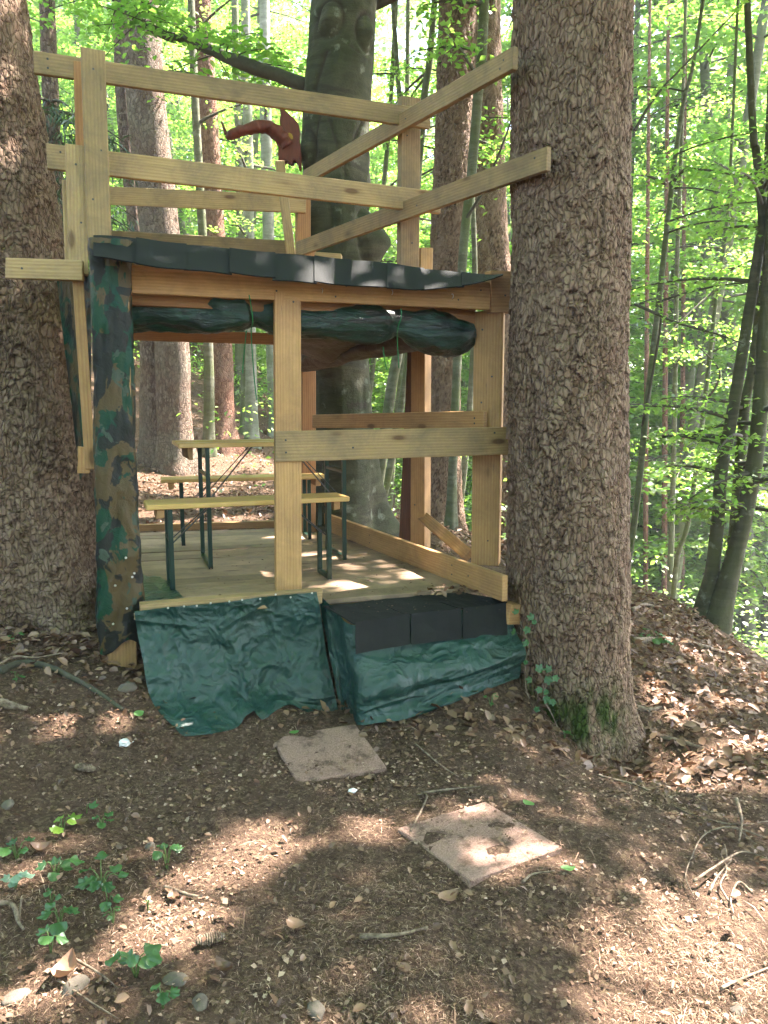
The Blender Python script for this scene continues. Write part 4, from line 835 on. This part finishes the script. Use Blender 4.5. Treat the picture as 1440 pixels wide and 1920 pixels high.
# ------------------------------------------------------------------ beer garden table and benches
def join_boxes(items):
    bm = bmesh.new()
    for (c, s, rot) in items:
        M = Matrix.Translation(c) @ rot.to_matrix().to_4x4() if rot else Matrix.Translation(c); g_ = bmesh.ops.create_cube(bm, size=1)['verts']
        for v in g_: v.co = M @ Vector((v.co.x * s[0], v.co.y * s[1], v.co.z * s[2]))
    return bm
def bar(a, b, w_=.025, d=.025):
    a, b = Vector(a), Vector(b); return ((a + b) / 2, (w_, d, (b - a).length), (b - a).to_track_quat('Z', 'Y'))
def beer_set(name, label, cat, loc, yaw, L, Wd, hgt, legx, legw, planks, group=None):
    Mx = Matrix.Translation(loc) @ Matrix.Rotation(yaw, 4, 'Z'); t = link(name, None, M=Mx); tag(t, label, cat, group); pw = Wd / planks
    for k in range(planks):
        link('plank', box_mesh('plank', L, pw - .004, .026, .004), M_FURN, t, Mx @ Matrix.Translation((0, -Wd / 2 + pw * (k + .5), hgt - .013)))
    for s in (-1, 1):
        link('end_cleat', box_mesh('end_cleat', .03 if Wd > .3 else .04, Wd * .82, .075 if Wd > .3 else .05), M_FRAME, t, Mx @ Matrix.Translation((s * (L / 2 - .07), 0, hgt - .026 - (.0375 if Wd > .3 else .025))))
        x = s * legx; y = legw / 2
        leg = link('leg_frame', bm_mesh('leg_frame', join_boxes([bar((x, -y, 0), (x, -y, hgt - .03)), bar((x, y, 0), (x, y, hgt - .03)), bar((x, -y - .0125, .012), (x, y + .0125, .012), .022, .024), bar((x, -y, hgt - .2), (x, y, hgt - .2), .018, .018)])), M_STEEL, t, Mx)
        xi = s * (legx - (.3 if Wd > .3 else .22))
        link('brace', bm_mesh('brace', join_boxes([bar((x, y * .6, hgt * .52), (xi, y * .25, hgt - .035), .012, .006), bar((x, -y * .6, hgt * .52), (xi, -y * .25, hgt - .035), .012, .006)])), M_GREYSTEEL, leg, Mx)
    return t
beer_set('folding_table', 'varnished folding table with dark green steel legs on the plank floor', 'table', (-.735, 5.0, FZ), R(19.5), 1.2, .5, .775, .43, .42, 2)
beer_set('folding_bench', 'narrow wooden bench with green legs in front of the table', 'bench', (-.765, 4.31, FZ), R(20.5), 1.12, .25, .48, .44, .2, 1, 'benches at the folding table')
beer_set('folding_bench', 'narrow wooden bench with green legs behind the table', 'bench', (-1.03, 5.68, FZ), R(16), 1.2, .25, .48, .46, .2, 1, 'benches at the folding table')

# ------------------------------------------------------------------ red creature on the beech
def creature():
    c0 = at(548, 285, 6.3); t = thing('carved_creature', c0, 'rust red carved wooden creature with long curved limb beside the beech', 'carving')
    arm = [at(424, 258, 6.02), at(440, 250, 6.04), at(462, 243, 6.08), at(485, 238, 6.12), at(505, 240, 6.15), at(525, 256, 6.18), at(538, 276, 6.2)]
    link('arm', np_mesh('arm', *tube_np(spline(arm, 50), np.interp(np.linspace(0, 1, 50), [0, .08, .3, .6, 1], [.018, .05, .052, .062, .085]), 18, True, .22, 5, .7)), M_RED, t)
    def plate(name, pts, Y_, th, m):
        bm = bmesh.new(); a = [bm.verts.new(at(x, y, Y_)) for x, y in pts]; f = bm.faces.new(a); e = bmesh.ops.extrude_face_region(bm, geom=[f])
        for v in e['geom']:
            if isinstance(v, bmesh.types.BMVert): v.co.y += th
        bmesh.ops.recalc_face_normals(bm, faces=bm.faces[:]); bmesh.ops.bevel(bm, geom=[e_ for e_ in bm.edges if len(e_.link_faces) == 2], offset=.007, segments=2, affect='EDGES'); return link(name, bm_mesh(name, bm), m, t)
    plate('wing', [(523, 197), (531, 202), (541, 213), (552, 222), (560, 232), (562, 250), (561, 266), (553, 272), (537, 266), (528, 250), (524, 228), (526, 213)], 6.17, .05, M_RED)
    plate('body', [(533, 252), (546, 249), (561, 262), (563, 285), (564, 312), (561, 318), (557, 302), (551, 298), (547, 308), (541, 303), (535, 300), (530, 308), (522, 302), (521, 284), (524, 270)], 6.15, .09, M_RED)
    plate('yellow_mark', [(530, 266), (534, 252), (541, 247), (549, 252), (549, 262), (543, 258), (540, 268), (536, 262)], 6.14, .02, M_YEL)
    link('horn', np_mesh('horn', *tube_np(spline([at(424, 252, 6.02), at(420, 240, 6.02), at(415, 228, 6.03)], 10), np.linspace(.014, .007, 10), 7)), M_RED, t)
creature()

# ------------------------------------------------------------------ things on the ground
def ground_frame(p, yaw, tilt=0):
    e = .12; n = Vector((h1(p.x - e, p.y) - h1(p.x + e, p.y), h1(p.x, p.y - e) - h1(p.x, p.y + e), 2 * e)).normalized()
    return Matrix.Translation(p) @ Zv.rotation_difference(n).to_matrix().to_4x4() @ Matrix.Rotation(yaw, 4, 'Z') @ Matrix.Rotation(tilt, 4, 'X')
TILES = []
def tile_frame(x, y, z, yaw):
    e = .2; n = Vector((h1(x - e, y) - h1(x + e, y), h1(x, y - e) - h1(x, y + e), 2 * e)).normalized()
    return Matrix.Translation((x, y, z)) @ Zv.rotation_difference(n).to_matrix().to_4x4() @ Matrix.Rotation(yaw, 4, 'Z')
def tile(corners, label):                              # four corners seen in the photograph lie on the ground
    p = [atz(x, y, .035) for x, y in corners]; c = (p[0] + p[1] + p[2] + p[3]) / 4; yaw = (math.atan2(p[1].y - p[0].y, p[1].x - p[0].x) + math.atan2(p[0].x - p[3].x, p[3].y - p[0].y)) / 2
    zt = sum(h1(c.x + a, c.y + b) for a in (-.15, 0, .15) for b in (-.15, 0, .15)) / 9
    o = link('paving_slab', box_mesh('paving_slab', .41, .41, .05, .004), M_TILE, None, tile_frame(c.x, c.y, zt - .016, yaw))
    tag(o, label, 'slab', 'concrete slabs laid as a path'); TILES.append((c.x, c.y, yaw, zt + .012)); return o
tile([(580, 1460), (737, 1438), (648, 1350), (498, 1368)], 'pinkish square slab at the foot of the green tarpaulin')
tile([(882, 1665), (1043, 1583), (900, 1490), (765, 1553)], 'pinkish square slab nearer the camera, half covered in litter')
def in_tile(x, y):
    out = np.zeros(len(x), bool)
    for cx, cy_, a, _z in TILES:
        dx, dy = x - cx, y - cy_; out |= (np.abs(dx * math.cos(a) + dy * math.sin(a)) < .215) & (np.abs(-dx * math.sin(a) + dy * math.cos(a)) < .215)
    return out
def on_ground(X_, Y_, r, dz): 
    Z_ = H(X_, Y_) + r.uniform(0, dz, len(X_)); it = in_tile(X_, Y_); Z_ = np.where(it, np.where(Y_ > 3.1, TILES[0][3], TILES[1][3]), Z_); return np.c_[X_, Y_, Z_], it
def scatter(n, zones, r):
    xs_, ys_ = [], []
    for (x0, x1, y0, y1, k) in zones: xs_.append(r.uniform(x0, x1, int(n * k))); ys_.append(r.uniform(y0, y1, int(n * k)))
    return np.concatenate(xs_), np.concatenate(ys_)
r = np.random.default_rng(500)
x, y = scatter(1, [(-1.9, 2.2, 1.4, 3.0, 90000), (-2.2, 2.8, 3.0, 4.6, 50000), (-1.2, 1.4, 1.4, 2.4, 40000)], r); P, it = on_ground(x, y, r, .008); P = P[np.where(it, r.uniform(0, 1, len(P)) < .5, r.uniform(0, 1, len(P)) < .55 + 1.5 * fbm(P[:, 0] * 2.3, P[:, 1] * 2.3, s=77))]
tag(link('needle_litter', leaf_mesh('needle_litter', P, r.uniform(.008, .026, len(P)), .16, .09, 501), M_CHIP), 'fine carpet of dry needles and twig bits in front of the hut', 'litter', kind='stuff')
x, y = scatter(1, [(-1.9, 2.2, 1.4, 3.2, 26000), (-2.2, 3.0, 3.0, 5.0, 18000)], r); P, it = on_ground(x, y, r, .01); P = P[np.where(it, r.uniform(0, 1, len(P)) < .25, r.uniform(0, 1, len(P)) < .5 + 1.4 * fbm(P[:, 0] * 1.9 + 5, P[:, 1] * 1.9, s=78))]
tag(link('bark_crumbs', leaf_mesh('bark_crumbs', P, r.uniform(.005, .022, len(P)), .35, .8, 502), M_CHIP), 'small crumbs of bark, seed husks and soil on the ground', 'litter', kind='stuff')
x, y = scatter(1, [(-1.9, 1.5, 1.4, 3.3, 1100), (-2.4, -.9, 3.0, 4.6, 1500), (-.5, 1.1, 3.2, 3.9, 500), (1.0, 3.2, 3.3, 8.5, 8500), (1.2, 2.4, 2.4, 3.6, 900), (-5, 1.6, 6.2, 10, 5200), (-8, 3, 10, 17, 9000), (3, 7, 6, 14, 2500)], r)
P, it = on_ground(x, y, r, .03); P = P[~it]
tag(link('leaf_litter', leaf_mesh('leaf_litter', P, np.where(P[:, 1] < 3.4, .024, .05) * r.uniform(.55, 1.4, len(P)), .45, .62, 503, True), M_LITTER), 'brown dry beech leaves covering the forest floor and the right slope', 'leaf litter', kind='stuff')
x, y = scatter(1, [(-1.9, 2.4, 1.4, 5, 420), (1, 3.2, 3.3, 8, 600)], r); P, it = on_ground(x, y, r, .02)
tag(link('twig_litter', leaf_mesh('twig_litter', P, r.uniform(.04, .12, len(P)), .08, .035, 505), M_CHIP), 'thin broken twigs scattered through the forest litter', 'litter', kind='stuff')
x = r.uniform(-1.2, .55, 150); y = 3.95 + (x + .3) * .345 + r.uniform(0, 1, 150) ** 1.8 * 1.7; P = np.c_[x, y, np.full(150, FZ + .006)]
tag(link('floor_debris', leaf_mesh('floor_debris', P, .02, .2, .5, 504), M_CHIP), 'dry crumbs and leaf bits scattered on the plank floor', 'litter', kind='stuff')
P = np.array([tuple(atz(r.normal(835, 28), r.normal(1106, 5), FZ + .004 + r.uniform(0, .02))) for k in range(26)])
tag(link('leaf_heap', leaf_mesh('leaf_heap', P, .04, .5, .6, 506, True), M_LITTER), 'little heap of dry leaves on the floor edge above the step', 'leaf litter', kind='stuff')
P = np.array([tuple(atz(r.uniform(640, 940), r.uniform(1120, 1150), FZ - .004)) for k in range(60)])
tag(link('step_crumbs', leaf_mesh('step_crumbs', P, r.uniform(.006, .016, len(P)), .12, .4, 507), M_CHIP), 'crumbs and needles on the black step top', 'litter', kind='stuff')
# single leaves one can pick out
def single_leaf(px, py, size, m, label, cat='leaf', z=None, yaw=0, group=None, rnd=.5, curl=.25):
    size *= .72; p = hit(px, py) if z is None else atz(px, py, z); V, Fq = [], []
    for i in range(9):
        t_ = i / 8; wd = size * .36 * math.sin(math.pi * min(1, t_ * .93 + .07)) ** .8
        for j in (-1, -.5, 0, .5, 1): V.append((size * (t_ - .5), wd * j, size * (curl * (t_ - .5) ** 2 + curl * .6 * j * j * .3) + .012))
    o = link('fallen_leaf', np_mesh('fallen_leaf', V, grid_faces(9, 5), {'rnd': [rnd] * 45}), m, None, (ground_frame(p, yaw) if z is None else Matrix.Translation(p) @ Matrix.Rotation(yaw, 4, 'Z')))
    return tag(o, label, cat, group)
GL = mk_leaf('fresh_leaf', (.08, .22, .05), (.16, .3, .09), (.1, .25, .04), (.15, .3, .05), .3, .06)
single_leaf(552, 1378, .065, GL, 'fresh green leaf lying on the slab at the tarpaulin', z=.05, yaw=.5, rnd=.2)
single_leaf(990, 1512, .075, GL, 'pale green leaf on the soil right of the nearer slab', yaw=2.2, rnd=1)
single_leaf(1065, 1635, .07, GL, 'green leaf below the right corner of the nearer slab', yaw=.2)
single_leaf(259, 1342, .07, GL, 'bright green leaf left of the hanging tarpaulin', yaw=.9, rnd=.8)
single_leaf(122, 1835, .12, M_LITTER, 'upright curled tan leaf near the bottom left', yaw=1.4, rnd=.8, curl=1.2)
single_leaf(418, 1825, .08, M_LITTER, 'dark red brown curled leaf at bottom centre left', yaw=-.5, rnd=.15, curl=.9)
single_leaf(325, 1690, .07, M_LITTER, 'orange brown leaf in the sun patch at left', yaw=1.9, rnd=.5, curl=.8)
single_leaf(555, 1745, .09, M_LITTER, 'long tan leaf on shaded soil at lower centre', yaw=-.6, rnd=.9, curl=.6)
single_leaf(840, 1690, .1, M_LITTER, 'broad tan leaf just below the nearer slab', yaw=.6, rnd=1, curl=.5)
single_leaf(75, 1600, .09, M_LITTER, 'crumpled pinkish leaf among the herbs at left', yaw=.4, rnd=.7, curl=1.1)
single_leaf(150, 1550, .07, M_LITTER, 'orange leaf right of the sunlit yellow herb', yaw=.8, rnd=.6, curl=.7)
single_leaf(690, 1465, .06, M_LITTER, 'tan leaf at the front corner of the slab by the tarpaulin', yaw=.9, rnd=.9, curl=.6)
# stones
def stone(px, py, s, label, seed, squash=.6, m=None):
    s *= .58; p = hit(px, py); bm = bmesh.new(); bmesh.ops.create_icosphere(bm, subdivisions=3, radius=1)
    co = np.array([v.co for v in bm.verts]); f = 1 + .45 * fbm(co[:, 0] * 1.1, co[:, 1] * 1.1, co[:, 2] * 1.1, seed, 3)
    for v, k in zip(bm.verts, f): v.co = Vector((v.co.x * s * k, v.co.y * s * k * .75, v.co.z * s * k * squash))
    return tag(link('stone', bm_mesh('stone', bm, True), m or M_STONE, None, Matrix.Translation(p - Zv * s * .05) @ Matrix.Rotation(seed, 4, 'Z')), label, 'stone', 'stones on the forest floor')
stone(240, 1288, .085, 'white limestone at the foot of the wrapped post', 1); stone(265, 1272, .04, 'small grey stone tucked behind the tarpaulin edge', 2)
stone(330, 1838, .055, 'pale mossy stone near the bottom, right of the herbs', 3); stone(143, 1850, .06, 'grey stone behind the upright curled leaf', 4); stone(592, 1895, .05, 'grey stone at the bottom edge', 5)
stone(281, 1590, .038, 'small pointed pale stone above the sun patch', 6, 1.0); stone(30, 1868, .06, 'flat pale stone in the bottom left sun patch', 7, .35); stone(375, 1880, .045, 'low stone near the bottom herb', 8, .5)
stone(1370, 1772, .022, 'tan pebble in the right sun patch', 9); stone(1385, 1895, .045, 'bright flat stone at the bottom right corner', 10, .4); stone(15, 1510, .05, 'grey rounded stone at the left edge', 11)
stone(1340, 1440 + 260, .02, 'small tan pebble above the right sun patch', 12)
# white scrap, fir cones
p = hit(236, 1397); bm = bmesh.new(); bmesh.ops.create_icosphere(bm, subdivisions=2, radius=.03)
for v in bm.verts: v.co *= random.uniform(.5, 1.2); v.co.z *= .6
tag(link('paper_scrap', bm_mesh('paper_scrap', bm), M_WHITE, None, Matrix.Translation(p + Zv * .012)), 'crumpled white scrap on the soil left of the tarpaulin tip', 'scrap')
p = hit(660, 1488); bm = bmesh.new(); bmesh.ops.create_icosphere(bm, subdivisions=1, radius=.022)
for v in bm.verts: v.co *= random.uniform(.5, 1.2); v.co.z *= .5
tag(link('paper_scrap', bm_mesh('paper_scrap', bm), M_WHITE, None, Matrix.Translation(p + Zv * .01)), 'tiny whitish scrap in front of the slab by the tarpaulin', 'scrap')
def cone(px, py, yaw, label):
    p = hit(px, py); V, Fq = tube_np(np.c_[np.linspace(-.04, .04, 26), np.zeros(26), np.zeros(26)], .014 * np.sin(np.linspace(.25, 2.95, 26)) ** .7 * (1 + .25 * (np.arange(26) % 2)), 14, True, .3, 3)
    tag(link('spruce_cone', np_mesh('spruce_cone', V, Fq, smooth=False), M_TWIG, None, ground_frame(p + Zv * .016, yaw)), label, 'cone', 'fallen spruce cones')
cone(160, 1446, .1, 'dark spruce cone lying on the bank at left'); cone(395, 1770, .4, 'dark cone at the lower edge of the left sun patch')
# sticks and fallen branches
def stick(name, pts, rad, label, m=None, lift=.012, group=None, twigs=()):
    Q = [hit(x_, y_) for x_, y_ in pts]; Q = [q + Zv * (lift if not isinstance(lift, (list, tuple)) else lift[i]) for i, q in enumerate(Q)]; n = 30; P = spline([tuple(q) for q in Q], n)
    parts = [tube_np(P, np.linspace(rad, rad * .45, n), 8, True, .25, int(pts[0][0]))]
    for k, (a, b) in twigs: parts.append(tube_np(spline([tuple(P[k]), tuple(Vector(P[k]).lerp(hit(a, b) + Zv * .05, .5) + Zv * .03), tuple(hit(a, b) + Zv * .03)], 12), np.linspace(rad * .5, rad * .2, 12), 6))
    return tag(link(name, np_mesh(name, *merge(parts)), m or M_TWIG), label, 'stick', group)
SG = 'fallen sticks and branches'
stick('fallen_branch', [(1435, 1580), (1370, 1560), (1320, 1575), (1295, 1620), (1285, 1655), (1300, 1690)], .004, 'hooked grey branch curling in the pile at right', lift=.02, group=SG, twigs=((10, (1420, 1600)), (18, (1340, 1640))))
stick('fallen_branch', [(1300, 1668), (1340, 1640), (1390, 1612), (1438, 1625)], .005, 'pale crooked branch lower in the pile at right', lift=.03, group=SG, twigs=((14, (1350, 1610)),))
stick('fallen_branch', [(1330, 1678), (1345, 1650), (1370, 1620)], .005, 'short thick pale piece in the pile at right', group=SG)
stick('fallen_branch', [(1365, 1700), (1350, 1670), (1362, 1640), (1350, 1610)], .004, 'upright curved piece in the pile at right', lift=.02, group=SG)
stick('fallen_branch', [(1410, 1680), (1385, 1660), (1370, 1690), (1375, 1720)], .005, 'forked bit below the pile at right', group=SG)
stick('fallen_branch', [(1380, 1510), (1390, 1550), (1385, 1590)], .008, 'upright grey stump of a branch above the pile at right', lift=.03, group=SG)
stick('fallen_branch', [(1120, 1458), (1200, 1480), (1290, 1530), (1380, 1552), (1440, 1545)], .005, 'long thin dark branch running right from the thick trunk', group=SG)
stick('fallen_branch', [(1238, 1385), (1275, 1394), (1312, 1405)], .016, 'stout dark stick lying on the leafy slope', group=SG)
stick('fallen_branch', [(1192, 1330), (1215, 1334), (1240, 1330)], .02, 'thick brown stick touching the right side of the trunk', group=SG)
stick('fallen_branch', [(1188, 1205), (1260, 1203), (1320, 1215), (1372, 1232)], .025, 'pale fallen log across the top of the leafy slope', group=SG)
stick('fallen_branch', [(1185, 1150), (1215, 1140), (1260, 1165)], .02, 'dark dead branch at the crest right beside the trunk', lift=.03, group=SG)
stick('fallen_branch', [(675, 1763), (720, 1762), (760, 1757), (802, 1745)], .008, 'pale grey stick on shaded soil at lower centre', group=SG)
stick('fallen_branch', [(1352, 1860), (1385, 1845), (1440, 1822)], .005, 'pale twig at the lower right edge', group=SG)
stick('fallen_branch', [(310, 1670), (345, 1682), (385, 1690)], .007, 'pinkish stick lying in the left sun patch', group=SG)
stick('fallen_branch', [(980, 1660), (1000, 1645), (1040, 1640)], .005, 'thin bent twig under the nearer slab', group=SG)
stick('fallen_branch', [(770, 1565), (800, 1500), (782, 1495)], .005, 'short brown stick at the back of the nearer slab', group=SG)
stick('fallen_branch', [(790, 1492), (840, 1486), (900, 1480)], .006, 'brown stick along the far edge of the nearer slab', group=SG)
stick('root', [(0, 1262), (45, 1248), (100, 1258), (180, 1300), (230, 1335)], .02, 'dark root running down the left bank below the big trunk', M_BRANCH, group=None)
stick('root', [(0, 1322), (25, 1328), (52, 1334)], .022, 'brown root end on the left bank at the picture edge', group=None)
stick('fallen_branch', [(0, 1265), (30, 1250), (70, 1252), (120, 1242)], .007, 'thin curved brown twig across the left bank', lift=.05, group=SG)
stick('fallen_branch', [(0, 1700), (25, 1705), (35, 1735), (45, 1750)], .008, 'brown twig bending at the left edge among herbs', group=SG, twigs=((20, (50, 1710)),))
stick('fallen_branch', [(140, 1805), (190, 1835), (220, 1860)], .0035, 'thin pinkish twig in the lower left', group=SG)
stick('fallen_branch', [(110, 1845), (160, 1880), (220, 1918)], .0035, 'long thin twig in the bottom left sun patch', group=SG)
stick('fallen_branch', [(780, 1400), (820, 1435), (860, 1462)], .005, 'thin root like twig between the slab and the thick trunk', group=SG)
# ------------------------------------------------------------------ herbs and ivy
def lobed(n_l=5, size=1.0, depth=.35, seed=0):
    r = np.random.default_rng(seed); k = 25; V = [(0, 0, 0)]
    for i in range(k):
        a = -2.6 + 5.2 * i / (k - 1); rr = size * (.5 + .12 * math.cos(a)) * (1 - depth * .5 + depth * .5 * math.cos(a * n_l * 1.2)) * r.uniform(.94, 1.06)
        V.append((rr * math.cos(a) + size * .3, rr * math.sin(a), size * (.09 * math.cos(a * n_l * 1.2) - .12 * (rr / size) ** 2 + .03 * r.normal())))
    me = bpy.data.meshes.new('leaf'); me.from_pydata(V, [], [(0, i, i + 1) for i in range(1, k)]); at_ = me.attributes.new('rnd', 'FLOAT', 'POINT'); q = r.uniform(0, 1); at_.data.foreach_set('value', [q] * len(V))
    me.polygons.foreach_set('use_smooth', [True] * len(me.polygons)); me.materials.append(M_PLANT); return me
LEAVES = [lobed(5 if k % 2 else 3, 1.0, .32 if k % 2 else .22, k) for k in range(8)]
YEL = mk_leaf('sunlit_herb_leaf', (.1, .22, .02), (.16, .28, .03), (.3, .5, .03), (.4, .6, .04), .5)  # brighter, yellower herb leaf: the sunlight is put into its colour
GREYL = mk_leaf('hairy_herb_leaf', (.1, .19, .12), (.15, .24, .16), (.1, .2, .08), (.12, .24, .1), .3)
def herb(px, py, n, spread, size, label, seed, m=None, hgt=.05):
    size *= .74; spread *= .9; p = hit(px, py); r = random.Random(seed); t = thing('herb', p, label, 'plant', 'small green herbs on the soil at lower left'); tb = []
    for k in range(n):
        a = k * 2.4 + r.uniform(-.4, .4); rr = spread * (.25 + .75 * r.random()); q = p + Vector((math.cos(a) * rr, math.sin(a) * rr, 0)); q.z = h1(q.x, q.y) + hgt * r.uniform(.5, 1.2)
        me = LEAVES[r.randrange(8)]
        if m: me = me.copy(); me.materials.clear(); me.materials.append(m)
        s = size * r.uniform(.75, 1.2); Mx = Matrix.Translation(q) @ Matrix.Rotation(a, 4, 'Z') @ Matrix.Rotation(r.uniform(-.15, .45), 4, 'Y') @ Matrix.Rotation(r.uniform(-.35, .35), 4, 'X') @ Matrix.Scale(s, 4)
        link('leaf', me, None, t, Mx); tb.append(tube_np(spline([tuple(p - Zv * .01), tuple(p.lerp(q, .5) + Zv * .02), tuple(q)], 6), np.linspace(.0022, .0014, 6), 5))
    link('stems', np_mesh('stems', *merge(tb)), M_PLANT2, t)
g = G('herb_stem'); M_PLANT2 = g.done((.09, .13, .04), .6)
for a in ((117, 1560, 4, .035, .062, 'yellow green sunlit herb at upper left of the herb patch', 1, YEL), (162, 1524, 1, .01, .06, 'single leaved herb at the top of the herb patch', 2), (190, 1553, 4, .04, .042, 'small dark herb right of the sunlit yellow one', 3),
          (32, 1612, 5, .05, .06, 'herb at the left edge above the grey hairy one', 4), (105, 1645, 6, .06, .062, 'herb in the middle left of the herb patch', 5), (190, 1660, 8, .065, .062, 'largest spreading herb of the patch', 6), (28, 1668, 7, .035, .045, 'grey green hairy herb at the left edge', 7, GREYL),
          (96, 1697, 3, .02, .035, 'tiny herb between two larger ones at left', 8), (203, 1700, 3, .035, .05, 'three leaved herb just below the largest one', 9), (313, 1628, 7, .05, .05, 'bushy herb at the top of the left sun patch', 10, None, .09),
          (112, 1735, 5, .045, .06, 'five leaved rosette herb above a tan leaf at left', 11), (95, 1785, 3, .03, .055, 'three leaved herb with drooping leaf below the rosette', 12), (255, 1832, 6, .05, .06, 'lobed ring shaped herb near the bottom', 13, None, .07),
          (305, 1888, 4, .035, .045, 'lowest herb of the patch, close to the bottom edge', 14), (212, 1732, 5, .03, .022, 'tiny pale sprig beside the sun patch', 15), (277, 1711, 2, .012, .022, 'very small two leaved seedling in the sun patch', 16),
          (22, 1208, 3, .05, .06, 'pale green sprout on the bank under the left trunk', 17), (30, 1278, 3, .03, .04, 'small bright herb beside the root on the left bank', 18), (1058, 1385, 3, .03, .045, 'small herb at the foot of the thick right trunk', 19), (920, 1325, 4, .035, .03, 'tiny herb on the soil right of the step', 20),
          (1228, 1205, 7, .09, .1, 'grassy green herb by the fallen log on the slope', 21), (1345, 1155, 6, .14, .16, 'broad leaved herb before the right beech clump', 22)): herb(*a)
def ivy(pts, leaves, label, Y0, seed):
    t = thing('ivy', at(*pts[-1], Y0), label, 'ivy', 'ivy on the thick right trunk'); r = random.Random(seed); c = Vector((cR[0], cR[1], 0)); Q = []
    def surf(x, y):
        d = ray(x, y); lo = 3.4
        for k in range(200):
            p = at(x, y, lo)
            if (Vector((p.x - 1.0, p.y - 4.12))).length < .385 + .12 * math.exp(-max(0, p.z + .25) / .2) or p.y > 4.1: return p
            lo += .006
        return p
    st = [surf(*p) for p in pts]; link('stem', np_mesh('stem', *tube_np(spline([tuple(p) for p in st], 24), .003, 5)), M_TWIG, t)
    for (x, y, s) in leaves:
        p = surf(x, y); n = Vector((p.x - 1.0, p.y - 4.12, .25)).normalized(); Mx = Matrix.Translation(p + n * .02) @ n.to_track_quat('Z', 'X').to_matrix().to_4x4() @ Matrix.Rotation(r.uniform(0, 6.28), 4, 'Z') @ Matrix.Rotation(r.uniform(-.4, .4), 4, 'X') @ Matrix.Scale(s, 4)
        link('leaf', LEAVES[1 + 2 * r.randrange(4)], None, t, Mx)
ivy([(975, 1165), (985, 1190), (992, 1215), (985, 1240), (986, 1290), (993, 1310)], [(973, 1154, .04), (1004, 1160, .045), (994, 1178, .045), (967, 1193, .045), (993, 1203, .045), (986, 1242, .03), (1003, 1165, .03)], 'upper ivy sprig creeping up the left side of the thick right trunk', 3.9, 1)
ivy([(1010, 1262), (1022, 1280), (1020, 1310), (1035, 1340), (1050, 1375)], [(1010, 1262, .05), (1032, 1262, .045), (1022, 1275, .05), (1000, 1278, .04), (1040, 1268, .04), (1022, 1308, .045), (1036, 1312, .04), (1005, 1335, .035), (1015, 1290, .04), (1028, 1295, .035)], 'lower bushier ivy sprig at the mossy foot of the right trunk', 3.8, 2)

# ------------------------------------------------------------------ bright air of the wood
bm = bmesh.new(); bmesh.ops.create_cube(bm, size=1)
hz = link('haze', bm_mesh('haze', bm), None, None, Matrix.Translation((0, 43, 5)) @ Matrix.Diagonal((306, 282, 76, 1)))
hm = bpy.data.materials.new('haze'); hm.use_nodes = True; hm.node_tree.nodes.remove(hm.node_tree.nodes['Principled BSDF'])
pv = hm.node_tree.nodes.new('ShaderNodeVolumePrincipled'); pv.inputs['Color'].default_value = (.92, .95, .95, 1); pv.inputs['Density'].default_value = .0021; pv.inputs['Anisotropy'].default_value = .3
hm.node_tree.links.new(pv.outputs[0], hm.node_tree.nodes['Material Output'].inputs['Volume']); hz.data.materials.append(hm)
tag(hz, 'faint bright haze hanging in the sunlit wood', 'haze', kind='stuff')
